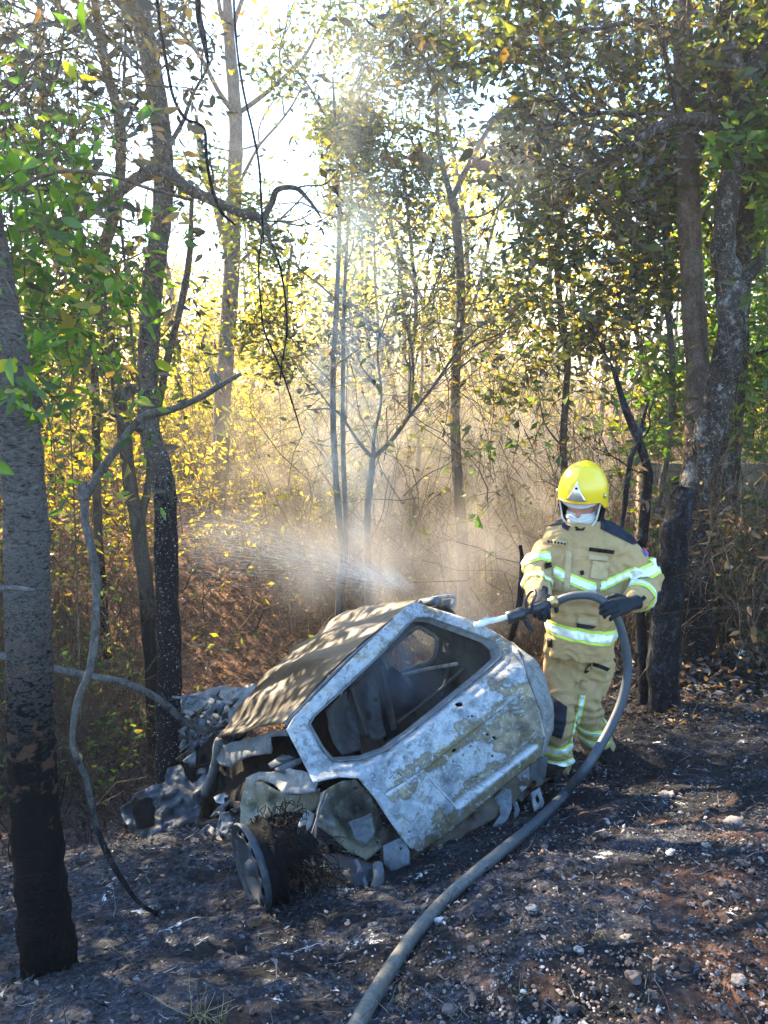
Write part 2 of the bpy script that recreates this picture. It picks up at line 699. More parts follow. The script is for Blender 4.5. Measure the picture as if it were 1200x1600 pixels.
def burnt_metal(name, cols, dark=.45, seed=0, tint=False, rough=.62):
    """cols: four ash / oxide colours of one panel"""
    n = NT(name)
    p = n.pos()
    a = n.noise(2.6, 6, .62, stretch=(1, 1, 1), dist=.5)
    b = n.noise(9, 7, .68, dist=.8)
    f = n.noise(60, 6, .72)
    g = n.noise(24, 7, .75, dist=1.2)
    c = n.ramp(n.math('ADD', n.math('MULTIPLY', a, .45), n.math('MULTIPLY', b, .55)),
               [(.34, cols[0]), (.45, cols[1]), (.52, cols[2]), (.62, cols[3])])
    if tint:
        t = n.new('ShaderNodeVertexColor', layer_name='tint')
        tc = t.outputs['Color']
        # tint alpha-free: black = untouched panel, otherwise the colour itself
        lum = n.sep(tc)
        m = n.step(n.math('ADD', n.math('MAXIMUM', lum[0], lum[2]), n.math('MULTIPLY', n.math('SUBTRACT', g, .5), .35)), .015, .10)
        c = n.mix(n.math('MULTIPLY', m, .85), c, tc)
    c = n.mix(n.math('MULTIPLY', n.step(g, .54, .64), .8), c, tuple(min(1, x * 1.7 + .04) for x in cols[1]))
    c = n.mix(n.math('MULTIPLY', n.step(n.noise(16, 7, .8, dist=.6), .51, .60), .6), c, (.085, .07, .05))
    sp = n.math('MULTIPLY', n.step(f, .58, .66), n.step(b, .35, .6))
    c = n.mix(n.math('MULTIPLY', sp, .75), c, (.045, .04, .035))
    drk = n.step(n.noise(4.0, 7, .7, dist=.7), 1 - dark - .04, 1 - dark + .1)
    c = n.mix(n.math('MULTIPLY', drk, .7), c, (.05, .047, .042))
    n.bump(n.math('ADD', n.math('MULTIPLY', g, .7), n.math('MULTIPLY', f, .5)), .45, .006)
    return n.done(c, rough, .08, .22)


BLUEASH = [(.30, .34, .38), (.42, .47, .51), (.52, .56, .58), (.44, .42, .33)]
M_TAIL = burnt_metal('pale ash scorched steel', [(.10, .112, .12), (.22, .245, .265), (.37, .395, .41), (.25, .215, .13)], .38, tint=True)
M_PALE = burnt_metal('pale grey scorched steel', [(0.126, 0.139, 0.147), (0.176, 0.189, 0.197), (0.210, 0.223, 0.227), (0.176, 0.168, 0.134)], .36)
M_QUART = burnt_metal('yellow grey scorched steel', [(0.110, 0.105, 0.085), (0.165, 0.165, 0.150), (0.200, 0.180, 0.110), (0.240, 0.250, 0.240)], .42)
M_WING = burnt_metal('dark blue grey scorched steel', [(.02, .026, .033), (.045, .055, .068), (.075, .09, .11), (.12, .14, .16)], .45)
M_GREY = burnt_metal('blue grey scorched steel', [(0.059, 0.067, 0.076), (0.092, 0.105, 0.118), (0.126, 0.143, 0.155), (0.151, 0.160, 0.160)], .42)
M_RUST = burnt_metal('brown scorched steel', [(0.032, 0.025, 0.020), (0.054, 0.038, 0.027), (0.077, 0.054, 0.036), (0.099, 0.086, 0.072)], .45)

n = NT('scorched roof steel')
pp = n.pos(obj=True)
strk = n.noise(4.2, 5, .6, vec=pp, stretch=(1.6, .28, .5), dist=.4)
c = n.ramp(strk, [(.36, (.005, .004, .003)), (.45, (.010, .0075, .005)), (.52, (.019, .014, .009)), (.58, (.045, .038, .028)), (.68, (.11, .10, .085))])
c = n.mix(n.math('MULTIPLY', n.step(n.noise(11, 8, .8, vec=pp, stretch=(1, .6, 1)), .47, .60), .8), c, (.045, .03, .016))
c = n.mix(n.math('MULTIPLY', n.step(n.noise(70, 5, .75), .55, .65), .5), c, (.05, .042, .03))
# front half scorched darker brown
yy = n.sep(pp)[1]
xx = n.sep(pp)[0]
fr = n.step(n.math('ADD', n.math('SUBTRACT', yy, n.math('MULTIPLY', xx, .75)), n.math('MULTIPLY', n.math('SUBTRACT', n.noise(3, 5, .6), .5), 1.0)), .75, 1.6)
c = n.mix(n.math('MULTIPLY', fr, .75), c, n.ramp(n.noise(26, 6, .7), [(.35, (.004, .003, .0025)), (.6, (.011, .0085, .006)), (.75, (.032, .025, .017))]))
n.bump(n.noise(60, 6, .7), .4, .004)
M_ROOF = n.done(c, .5, .15, .4)
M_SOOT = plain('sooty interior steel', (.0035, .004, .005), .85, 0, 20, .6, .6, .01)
M_SOOTG = burnt_metal('sooted grey panel', [(0.017, 0.019, 0.021), (0.035, 0.038, 0.042), (0.059, 0.066, 0.070), (0.087, 0.095, 0.098)], .5)
M_WHEEL = burnt_metal('scorched wheel steel', [(.012, .016, .022), (.022, .028, .036), (.040, .052, .066), (.075, .075, .08)], .3, rough=.5)
M_HOLE = plain('soot black', (.006, .006, .007), .95)

car = bpy.data.objects.new('burnt_car', None)
SC.collection.objects.link(car)
car['_local'] = 1
M4 = Matrix([list(MR[i]) + [TR[i]] for i in range(3)] + [[0, 0, 0, 1]])
car.matrix_basis = M4
tag(car, 'burnt-out hatchback car lying nose down in the ditch, its tailgate bleached by fire', 'car')


def S_tail(x, z):
    y = np.interp(z, [.40, .5, .60, .72, .84, .90, .95, 1.0, 1.42, 1.6], [.06, .01, -.02, -.035, -.02, .005, .06, .12, .40, .52])
    ax = np.abs(x)
    y = y + .10 * np.clip(ax - .25, 0, 1) ** 2 + 1.1 * np.clip(ax - .60, 0, 1) ** 2
    y = y + .004 * fbm(np.stack([x * 3, z * 3], -1), 2.2, 3, 5)
    return y


def on_tail(UV):
    D = rays(UV)
    t = (.1 - C0[1]) / D[:, 1]
    for _ in range(25):
        P = C0 + t[:, None] * D
        t = t + .6 * ((S_tail(P[:, 0], P[:, 2]) - P[:, 1]) / D[:, 1])
    return C0 + t[:, None] * D


def on_plane(axis, val, bulge=None):
    def f(UV):
        D = rays(UV)
        t = (val - C0[axis]) / D[:, axis]
        P = C0 + t[:, None] * D
        return P
    return f


REC = np.array([(606, 1218), (663, 1204), (700, 1172), (803, 1092), (814, 1112), (838, 1164), (800, 1194), (715, 1263), (688, 1233)])[1:]


def poly_soft(UV, poly, w):
    ins = in_poly(UV, poly)
    d = seg_dist(UV, poly)
    return np.where(ins, np.clip(d / w, 0, 1), 0)


def tail_map(UV):
    P = on_tail(UV)
    k = poly_soft(UV, REC, 4.5)
    P[:, 1] += .055 * k
    # pressed swage under the window and rim of the window opening
    d = seg_dist(UV, [(563, 1178), (700, 1085), (800, 1018), (822, 1035), (690, 1128), (600, 1195)][0:3], False)
    P[:, 1] += .012 * np.exp(-(d / 5.0) ** 2)
    d = seg_dist(UV, [(592, 1208), (663, 1160), (812, 1052)], False)
    P[:, 1] += .009 * np.exp(-(d / 3.5) ** 2)
    d = seg_dist(UV, [(606, 1240), (663, 1204)], False)
    P[:, 1] += .012 * np.exp(-(d / 3) ** 2)
    d = seg_dist(UV, [(640, 1250), (690, 1262), (700, 1290)], False)
    P[:, 1] += .006 * np.exp(-(d / 4) ** 2)
    # window frame: stepped rebate around the glass opening
    dh = seg_dist(UV, WIN)
    P[:, 1] += .022 * np.exp(-(dh / 7.0) ** 2) + .010 * np.exp(-((dh - 17) / 3.5) ** 2)
    P[:, 1] += .0035 * fbm(P * np.array([1, 1, 1]), 14, 3, 8)
    return P


WIN = [(484, 1132), (492, 1118), (545, 1070), (600, 1017), (640, 974), (654, 964), (672, 964), (720, 981), (768, 999), (781, 1011), (784, 1026),
       (758, 1050), (700, 1098), (650, 1139), (604, 1173), (567, 1187), (522, 1190), (506, 1172)]
TAILO = [(447, 1140), (458, 1122), (545, 1034), (600, 980), (636, 946), (650, 940), (672, 948), (740, 969), (800, 1003), (812, 1018), (824, 1062), (842, 1110),
         (852, 1150), (845, 1182), (790, 1225), (740, 1268), (690, 1310), (655, 1330), (640, 1325), (612, 1288), (585, 1246), (560, 1216), (530, 1214), (505, 1219), (490, 1224),
         (468, 1180)]


def ell(cx, cy, a, b, ang=0, k=12):
    w = np.linspace(0, 2 * np.pi, k, endpoint=False)
    x, y = a * np.cos(w), b * np.sin(w)
    c, s = math.cos(ang), math.sin(ang)
    return [(cx + q * c - r * s, cy + q * s + r * c) for q, r in zip(x, y)]


HOLES_T = [ell(718, 1101, 6.5, 4), ell(737, 1119, 1.8, 1.8), ell(731, 1120, 1.5, 1.5), ell(745, 1165, 1.5, 1.5),
           ell(733, 1179, 1.5, 1.5), ell(779, 1181, 2, 2), ell(771, 1147, 2.2, 2), ell(782, 1152, 3.5, 2, .8), ell(755, 1214, 1.6, 1.6), ell(719, 1172, 4, 2, -.6),
           ell(775, 1120, 3.5, 2, -.6), ell(788, 1110, 3, 2, -.6), ell(640, 1300, 1.6, 1.6)]


def tail_col(UV):
    c = np.zeros((len(UV), 3))
    wb = fbm(UV / 100.0, 3, 3, 3)
    olive = np.array([.125, .092, .03])
    d = seg_dist(UV, [(672, 1198), (802, 1096)], False)
    k = np.clip(1 - (d - 9 + 5 * wb) / 7, 0, 1)
    d2 = seg_dist(UV, [(672, 1318), (722, 1272), (848, 1170)], False)
    k2 = np.clip(1 - (d2 - 11 + 9 * wb) / 8, 0, 1)
    k3 = np.clip(1 - (seg_dist(UV, [(700, 1090), (812, 1020), (835, 1040)], False) - 8 + 7 * wb) / 8, 0, 1) * .5
    k = np.maximum(np.maximum(k, k2), k3)
    c += olive[None] * k[:, None]
    tn = fbm(UV / 100.0, 2.2, 4, 23) + .55 * np.clip((UV[:, 0] - 700) / 120, -1, 1) + .25 * np.clip((UV[:, 1] - 1230) / 60, -1, 1)
    kt = np.clip((tn - .22) / .30, 0, 1) * .9
    kt = kt * (k < .3)
    c = c + np.array([.30, .235, .125])[None] * kt[:, None] * (.7 + .5 * fbm(UV / 100.0, 9, 2, 33))[:, None]
    st = fbm(UV / 100.0 * np.array([1.0, 1.0]), 5, 4, 43)
    kd = np.clip((st - .55) / .25, 0, 1)
    c = c * (1 - kd[:, None]) + np.array([.05, .045, .04])[None] * kd[:, None]
    ks = np.clip(1 - (seg_dist(UV, [(768, 1124), (802, 1094)], False) - 5) / 5, 0, 1)
    c = c * (1 - ks[:, None]) + np.array([.025, .022, .02]) * ks[:, None]
    # pale highlight painted along the pressed edges to bring out the relief
    dw = np.minimum(seg_dist(UV, [(606, 1241), (663, 1204), (715, 1262), (838, 1166)], False), seg_dist(UV, [(800, 1010), (836, 1062), (852, 1150)], False) + .5)
    kw = np.clip(1 - (dw - 1.6 + 1.2 * wb) / 2.0, 0, 1)
    c = c * (1 - kw[:, None]) + np.array([.50, .52, .53]) * kw[:, None]
    return c


tg = sheet('tailgate', TAILO, tail_map, M_TAIL, car, [WIN] + HOLES_T, sp=2.8, thick=.006, colf=tail_col)
# scratches in the ash film
for pts in ([(577, 1212), (582, 1208), (586, 1214), (580, 1218), (586, 1220), (592, 1208), (594, 1220), (599, 1206), (600, 1218), (606, 1207), (607, 1217), (613, 1211), (616, 1216), (622, 1208), (627, 1213)],
            [(713, 1181), (718, 1186), (717, 1190), (723, 1190), (724, 1196), (729, 1197), (733, 1205)]):
    mb = MB()
    tube(mb, tail_map(np.array(pts, float)) - np.array([0, .003, 0]), .0013, 4, 3)
    mb.build('scratch', M_SOOT, tg)
# dark hollow behind the holes of the tailgate skin (its inner skin)
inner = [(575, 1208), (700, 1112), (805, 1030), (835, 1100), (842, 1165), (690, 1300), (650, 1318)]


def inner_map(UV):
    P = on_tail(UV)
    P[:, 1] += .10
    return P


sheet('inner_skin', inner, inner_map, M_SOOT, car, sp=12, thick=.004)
# a thick window surround inside the opening (inner lip)
mb = MB()
lip = densify(WIN, 10)
Pl = on_tail(lip)
n_ = len(lip)
V = np.concatenate([Pl, Pl + np.array([0, .05, 0]), Pl + (Pl.mean(0) - Pl) * .05 + np.array([0, .055, 0])])
i = np.arange(n_)
j = (i + 1) % n_
mb.add(V, [np.concatenate([np.stack([i, j, j + n_, i + n_], -1), np.stack([i + n_, j + n_, j + 2 * n_, i + 2 * n_], -1)])])
o = mb.build('window_surround', M_GREY, car)
o.modifiers.new('thickness', 'SOLIDIFY').thickness = .004


# ---- pixel-depth sheets for torn panels: vertices (px, py, depth along the view axis)
def psheet(name, pts, mats, inner=(), holes=(), amp=.02, fs=6, sp=5.0, thick=.004, ragged=3.0, seed=0, parent=None):
    ctl = np.array(list(pts) + list(inner), float)

    def f(UV):
        d2 = ((UV[:, None] - ctl[None, :, :2]) ** 2).sum(-1) + 60.0
        w = d2 ** -1.5
        t = (w * ctl[None, :, 2]).sum(1) / w.sum(1)
        D = FW[None] + RT[None] * (UV[:, :1] - 600) / FPX - UPV[None] * (UV[:, 1:2] - 800) / FPX
        P0 = CAM + t[:, None] * D
        nz = fbm(P0, fs, 4, seed + 50)
        rd = sum(a_ * (1 - 2 * np.abs(vnoise(P0, fs * k_, seed + 71))) for a_, k_ in ((1, .8), (.55, 1.9), (.3, 4.2)))
        t = t + amp * (nz * .35 + rd * .75)
        P = CAM + t[:, None] * D
        return w2c(P) if (parent or car) is car else P
    return sheet(name, [q[:2] for q in pts], f, mats, parent or car, holes, sp=sp, thick=thick, ragged=0, seed=seed)


def jag(poly, amp=4, step=9, seed=0):
    """roughen a pixel outline with depth"""
    r = np.random.default_rng(seed + 900)
    out = []
    n = len(poly)
    for i in range(n):
        a = np.array(poly[i], float)
        b = np.array(poly[(i + 1) % n], float)
        k = max(1, int(np.linalg.norm(b[:2] - a[:2]) / step))
        for s in range(k):
            q = a + (b - a) * s / k
            if s:
                q[:2] += r.normal(0, amp * .5, 2)
            out.append(tuple(q))
    return out


# roof skin, sagging on the left where the pillar gave way
RA, RB, RC, RD_ = np.array([-.63, .36, 1.225]), np.array([.455, .455, 1.435]), np.array([.545, 1.50, 1.545]), np.array([-.60, 1.50, 1.19])


def roof_map(UV):
    u, v = UV[:, 0:1], UV[:, 1:2]
    vv = v * (1 + .0)
    P = (RA * (1 - u) + RB * u) * (1 - vv) + (RD_ * (1 - u) + RC * u) * vv
    P = P.copy()
    P[:, 2] += (.045 * np.sin(np.pi * u) * (1 - .3 * v))[:, 0] - .006
    P[:, 1] += (.27 * np.sin(np.pi * u) * v)[:, 0]
    P[:, 2] -= (.05 * np.clip(v - .55, 0, 1) ** 1.5)[:, 0]
    P[:, 2] += .010 * np.cos(u * 2 * np.pi * 4.2)[:, 0] * np.clip(v * 3, 0, 1)[:, 0]
    P[:, 2] += .016 * fbm(P, 2.0, 3, 3) + .004 * fbm(P, 14, 2, 6)
    return P


sheet('roof', [(0, 0), (.25, 0), (.5, 0), (.75, 0), (1, 0), (1, .5), (1, 1), (.75, 1), (.5, 1), (.25, 1), (0, 1), (0, .5)], roof_map, M_ROOF, car, sp=.022, thick=.005)
# strip between the roof skin and the tailgate: gutter
mb = MB()
tube(mb, [roof_map(np.array([[u, -.012]]))[0] - np.array([0, 0, .012]) for u in (0, .25, .5, .75, 1)], .012, 6, 4)
mb.build('roof_gutter', M_GREY, car)
# roof side rail torn and hanging on the left
psheet('roof_rail', jag([(338, 1168, 4.75), (362, 1159, 4.6), (400, 1151, 4.3), (446, 1138, 3.82), (450, 1150, 3.82), (423, 1152, 4.0), (424, 1178, 4.0), (405, 1180, 4.15), (385, 1184, 4.3), (372, 1190, 4.4), (362, 1200, 4.5), (345, 1196, 4.7), (336, 1184, 4.8)], 2, 8, 1), M_GREY, amp=.018, fs=9, sp=4)
# right cant rail and pillars seen edge-on
for pts, r in (([[.60, .50, 1.38], [.63, 1.0, 1.43], [.62, 1.5, 1.46]], .028), ([[.60, 1.5, 1.47], [.62, 1.9, 1.15], [.63, 2.25, .88]], .026), ([[-.60, 1.5, 1.17], [-.63, 1.85, .95], [-.66, 2.2, .80]], .03)):
    mb = MB()
    tube(mb, pts, r, 8, rough=.2)
    mb.build('pillar', M_GREY, car)


# right side panel with the window opening one sees through the rear window
xr = .645
side_out = [(.34, .40), (.3, .98), (.50, 1.34), (1.55, 1.43), (1.95, 1.12), (2.3, .90), (3.0, .80), (3.0, .38), (2.2, .28), (1.2, .26), (.7, .30)]
win_px = [(601, 1024), (628, 1000), (655, 979), (672, 986), (686, 997), (678, 1030), (650, 1040), (614, 1051)]
wq = on_plane(0, xr)(np.array(win_px, float))[:, 1:]
win2 = on_plane(0, xr)(np.array([(692, 1003), (701, 1006), (695, 1020), (689, 1019)], float))[:, 1:]


def side_map(UV):
    P = np.stack([np.full(len(UV), xr), UV[:, 0], UV[:, 1]], -1)
    P[:, 0] += .012 * fbm(P, 6, 3, 31) + .05 * np.exp(-((UV[:, 1] - .62) / .3) ** 2)
    return P


sheet('side_panel', side_out, side_map, M_SOOTG, car, [wq, win2], sp=.025, thick=.01)
mb = MB()
q3 = np.column_stack([np.full(len(wq), xr - .02), wq])
tube(mb, list(q3) + [q3[0]], .014, 6, 3)
mb.build('side_window_frame', M_GREY, car)
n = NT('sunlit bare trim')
M_TRIM = burnt_metal('bare trim', [(0.400, 0.336, 0.288), (0.480, 0.400, 0.344), (0.520, 0.440, 0.384), (0.560, 0.480, 0.416)], .1)  # warm pale tone carries the sunlight on this trim
mb = MB()
b0, b1 = on_plane(0, .60)(np.array([(624, 1056), (714, 1037)], float))
tube(mb, [b0, (b0 + b1) / 2 + np.array([0, 0, .006]), b1], .012, 6)
mb.build('door_trim', M_TRIM, car)

# left side lower structure, floor, firewall, dark cabin
LEFTX = -.66


def box(mb, c, h, R=None, jit=0.0, mi=0):
    V = np.array([(x, y, z) for x in (-1, 1) for y in (-1, 1) for z in (-1, 1)], float) * np.array(h)
    if jit:
        V = V + rng.normal(0, jit, V.shape)
    if R is not None:
        V = V @ np.array(R).T
    F = np.array([[0, 1, 3, 2], [4, 6, 7, 5], [0, 4, 5, 1], [2, 3, 7, 6], [0, 2, 6, 4], [1, 5, 7, 3]])
    mb.add(V + np.array(c), [F], mi)


def flat_map(fn):
    return lambda UV: fn(UV[:, 0], UV[:, 1])


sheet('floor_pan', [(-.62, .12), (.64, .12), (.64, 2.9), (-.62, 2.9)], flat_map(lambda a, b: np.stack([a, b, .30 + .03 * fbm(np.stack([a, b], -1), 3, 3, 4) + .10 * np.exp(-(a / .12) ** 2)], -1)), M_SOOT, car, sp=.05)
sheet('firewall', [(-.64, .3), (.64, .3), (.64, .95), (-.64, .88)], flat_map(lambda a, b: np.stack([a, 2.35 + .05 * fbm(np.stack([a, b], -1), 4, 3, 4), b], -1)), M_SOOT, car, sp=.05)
sheet('sill', [(.35, .28), (2.6, .26), (2.6, .50), (1.7, .44), (.9, .46), (.35, .62)], flat_map(lambda a, b: np.stack([LEFTX + .02 * fbm(np.stack([a, b], -1), 6, 3, 4), a, b], -1)), M_SOOT, car, sp=.04, thick=.02)
# pale inner panel and burnt seat shells inside the cabin
psheet('seat_back', jag([(541, 1086, 4.35), (560, 1064, 4.45), (580, 1052, 4.5), (588, 1068, 4.5), (593, 1110, 4.45), (603, 1150, 4.35), (590, 1158, 4.3), (566, 1150, 4.3), (548, 1140, 4.3), (538, 1110, 4.3)], 1.5, 8, 3),
       M_SOOTG, holes=[ell(586, 1094, 3.5, 3), ell(575, 1118, 5, 8)], amp=.02, fs=8, sp=4)
psheet('inner_panel', jag([(508, 1112, 4.0), (528, 1090, 4.1), (541, 1080, 4.2), (548, 1110, 4.2), (560, 1140, 4.2), (565, 1172, 4.0), (535, 1180, 3.9), (520, 1160, 3.9)], 1.5, 8, 4), M_SOOTG, amp=.02, fs=10, sp=4)
psheet('seat_cushion', jag([(590, 1060, 4.9), (612, 1040, 5.0), (640, 1060, 5.0), (655, 1100, 4.7), (640, 1140, 4.4), (600, 1160, 4.3), (596, 1110, 4.6)], 2, 9, 5), M_SOOT, amp=.03, fs=7, sp=6)
mb = MB()
for pts, r in [([(548, 1072, 4.3), (560, 1110, 4.3), (574, 1150, 4.2)], .014), ([(596, 1040, 4.7), (606, 1090, 4.6), (616, 1140, 4.4)], .018),
               ([(720, 1000, 4.6), (745, 1030, 4.7), (735, 1070, 4.6)], .012), ([(690, 985, 4.9), (700, 1040, 4.8), (690, 1090, 4.6)], .015),
               ([(745, 1000, 4.6), (760, 1020, 4.7), (775, 1015, 4.6)], .01), ([(620, 1130, 4.3), (680, 1085, 4.6), (730, 1040, 4.7)], .012)]:
    tube(mb, [w2c(at(*q)) for q in pts], r, 6, rough=.3)
mb.build('seat_frame', M_SOOTG, car)
# door pillar and torn inner wing seen through the missing left side
psheet('door_pillar', jag([(345, 1190, 4.9), (400, 1178, 4.45), (448, 1150, 4.1), (470, 1190, 4.0), (468, 1215, 3.95), (400, 1235, 4.2), (370, 1265, 4.4), (340, 1250, 4.8)], 3, 10, 6), M_SOOT, amp=.04, fs=5, sp=6)
# left quarter panel: shoulder ledge, arch, rear corner
psheet('quarter_panel', jag([(384, 1216, 4.15), (405, 1206, 4.1), (440, 1205, 3.85), (452, 1200, 3.8), (480, 1207, 3.68), (497, 1224, 3.62), (492, 1238, 3.6), (470, 1242, 3.66), (440, 1238, 3.72), (425, 1224, 3.9), (405, 1218, 4.0), (392, 1228, 4.1)], 1.5, 8, 7), M_PALE, amp=.02, fs=10, sp=3.5)
psheet('wheel_arch', jag([(384, 1218, 4.12), (410, 1222, 4.0), (440, 1238, 3.82), (466, 1243, 3.75), (500, 1232, 3.64), (498, 1262, 3.68), (482, 1272, 3.74), (455, 1268, 3.8), (430, 1272, 3.9), (408, 1290, 3.95), (396, 1312, 3.95), (383, 1330, 3.96), (376, 1300, 4.0), (375, 1260, 4.08)], 1.5, 8, 8),
       M_QUART, inner=[(430, 1250, 4.05), (400, 1262, 4.1)], amp=.02, fs=8, sp=4)
psheet('rear_corner', jag([(500, 1240, 3.62), (530, 1222, 3.62), (556, 1218, 3.64), (580, 1246, 3.66), (592, 1270, 3.68), (600, 1300, 3.66), (606, 1318, 3.6), (590, 1330, 3.52), (572, 1345, 3.5), (545, 1330, 3.52), (520, 1308, 3.54), (498, 1292, 3.56), (494, 1270, 3.6)], 1.5, 8, 9),
       M_QUART, inner=[(560, 1260, 3.78), (545, 1285, 3.70), (575, 1300, 3.62), (525, 1262, 3.66), (520, 1290, 3.53)], holes=[ell(556, 1232, 4, 3), ell(590, 1316, 2, 2), ell(528, 1276, 2, 3)], amp=.028, fs=9, sp=3.2)
psheet('lamp_panel', jag([(545, 1285, 3.55), (580, 1270, 3.55), (586, 1300, 3.53), (572, 1322, 3.5), (556, 1312, 3.5)], 1.5, 7, 10), M_GREY, amp=.02, fs=10, sp=3)
psheet('torn_flap', jag([(467, 1284, 3.72), (480, 1264, 3.7), (492, 1272, 3.66), (488, 1290, 3.62), (480, 1300, 3.62), (478, 1288, 3.64), (466, 1294, 3.7)], 1, 6, 11), M_PALE, amp=.015, fs=12, sp=3)
# rear crossmember, brackets
psheet('rear_beam', jag([(592, 1322, 3.55), (600, 1298, 3.6), (622, 1292, 3.62), (650, 1318, 3.6), (700, 1288, 3.66), (760, 1240, 3.8), (800, 1212, 3.95), (818, 1200, 4.0), (828, 1226, 4.0), (806, 1252, 3.9), (780, 1275, 3.82), (736, 1300, 3.7), (690, 1330, 3.62), (650, 1346, 3.56), (612, 1352, 3.52), (596, 1346, 3.52)], 1.2, 8, 12),
       M_RUST, inner=[(730, 1275, 3.86), (780, 1240, 3.98)], holes=[ell(635, 1326, 5.5, 5), ell(616, 1322, 1.6, 1.6)], amp=.022, fs=8, sp=4)
psheet('rear_bracket', jag([(598, 1322, 3.48), (628, 1308, 3.5), (640, 1330, 3.5), (640, 1350, 3.47), (612, 1362, 3.44), (600, 1350, 3.44)], .6, 9, 13), M_GREY, holes=[ell(626, 1326, 2, 2)], amp=.014, fs=10, sp=3)
psheet('rear_bracket', jag([(790, 1210, 3.94), (812, 1193, 3.98), (826, 1196, 4.0), (828, 1215, 4.0), (822, 1232, 3.97), (801, 1248, 3.92), (792, 1236, 3.92)], .5, 9, 14), M_PALE, holes=[ell(809, 1237, 5.5, 6.5), ell(816, 1216, 1.8, 1.8), ell(812, 1222, 1.6, 1.6)], amp=.01, fs=10, sp=2.8)
psheet('rear_bracket', jag([(770, 1250, 3.86), (785, 1230, 3.9), (798, 1234, 3.9), (800, 1262, 3.84), (792, 1282, 3.78), (775, 1297, 3.74), (770, 1290, 3.75), (782, 1272, 3.8), (778, 1258, 3.85)], .8, 8, 15), M_GREY, amp=.02, fs=10, sp=2.8)
psheet('tow_eye', [(829, 1239, 3.98), (843, 1230, 4.02), (850, 1254, 3.98), (848, 1262, 3.97), (834, 1268, 3.94)], M_PALE, holes=[ell(839.5, 1249, 3, 6.5, -.25)], amp=.004, sp=2.5, thick=.008)
psheet('rear_bracket', jag([(822, 1200, 4.02), (846, 1180, 4.08), (856, 1184, 4.1), (852, 1215, 4.08), (846, 1228, 4.05), (836, 1230, 4.03), (826, 1222, 4.0)], .8, 8, 16), M_SOOTG, holes=[ell(834, 1224, 4, 5)], amp=.015, fs=10, sp=2.8)
psheet('hanging_strip', jag([(800, 1255, 3.88), (808, 1252, 3.9), (812, 1266, 3.88), (810, 1276, 3.86), (803, 1280, 3.85), (804, 1268, 3.87)], .6, 6, 17), M_GREY, amp=.01, sp=2.5)
# right rear corner beside the tailgate
RQ = [(803, 1003), (816, 1014), (838, 1030), (853, 1056), (864, 1092), (868, 1118), (867, 1140), (860, 1158), (850, 1184), (846, 1182), (855, 1150), (845, 1110), (828, 1062), (815, 1018)]


def rq_map(UV):
    P = on_tail(UV)
    P[:, 1] += .012 + .005 * fbm(P, 14, 3, 8)
    return P


sheet('quarter_panel', RQ, rq_map, M_PALE, car, sp=3.5, thick=.006)


def rq2(UV):     # return of the corner round to the right flank
    P = on_tail(UV[:, :2])
    return P


mb = MB()
edge = densify([(838, 1030), (853, 1056), (864, 1092), (868, 1118), (867, 1140), (860, 1158), (850, 1184)], 6)
edge = edge[:-12] if len(edge) > 40 else edge
e = on_tail(np.array([(838, 1030), (853, 1056), (864, 1092), (868, 1118), (867, 1140), (860, 1158), (850, 1184)], float))
V = []
for k, (dx, dy) in enumerate([(0, .01), (.03, .06), (.045, .18), (.04, .45)]):
    V.append(e + np.array([dx, dy, 0]))
V = np.concatenate(V)
m_ = len(e)
F = []
for a in range(3):
    for b in range(m_ - 1):
        F.append([a * m_ + b, a * m_ + b + 1, (a + 1) * m_ + b + 1, (a + 1) * m_ + b])
mb.add(V, [np.array(F)])
o = mb.build('rear_flank', M_QUART, car)
o.modifiers.new('thickness', 'SOLIDIFY').thickness = .004
# open door frame corner standing above the roof
mb = MB()
for pts, r in [([(622, 946, 4.75), (660, 938, 4.85), (708, 932, 4.95), (706, 950, 4.95)], .013), ([(630, 952, 4.75), (668, 946, 4.85), (699, 941, 4.95), (700, 953, 4.95)], .007)]:
    tube(mb, [w2c(at(*q)) for q in pts], r, 6, 5, rough=.2)
mb.build('door_frame', M_TAIL, car)
psheet('door_frame_web', [(640, 946, 4.8), (704, 936, 4.94), (704, 950, 4.94), (697, 952, 4.94), (694, 945, 4.92), (650, 953, 4.8)], M_GREY, amp=.004, sp=4, thick=.01)

# ---- front: crumpled bonnet, wings, engine bay
psheet('bonnet', jag([(278, 1090, 6.1), (300, 1085, 6.1), (344, 1072, 6.2), (372, 1074, 6.1), (396, 1068, 5.9), (398, 1076, 5.8), (380, 1095, 5.7), (362, 1118, 5.5), (340, 1124, 5.6), (318, 1140, 5.7), (296, 1120, 5.9), (280, 1108, 6.0)], 2.5, 9, 20), M_PALE, inner=[(330, 1100, 5.9), (350, 1090, 6.05), (310, 1105, 6.15), (372, 1085, 5.75)], amp=.09, fs=5, sp=3.5)
psheet('bonnet_fold', jag([(348, 1110, 5.55), (372, 1086, 5.6), (398, 1068, 5.65), (404, 1074, 5.6), (388, 1098, 5.45), (372, 1120, 5.35), (354, 1140, 5.35), (340, 1132, 5.45)], 2, 8, 21), M_PALE, amp=.05, fs=8, sp=3)
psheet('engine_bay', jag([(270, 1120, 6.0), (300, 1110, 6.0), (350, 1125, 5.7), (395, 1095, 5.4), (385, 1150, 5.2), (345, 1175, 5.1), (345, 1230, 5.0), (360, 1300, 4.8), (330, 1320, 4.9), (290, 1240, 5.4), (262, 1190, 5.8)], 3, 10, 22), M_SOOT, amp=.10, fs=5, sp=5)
sd_ = 23
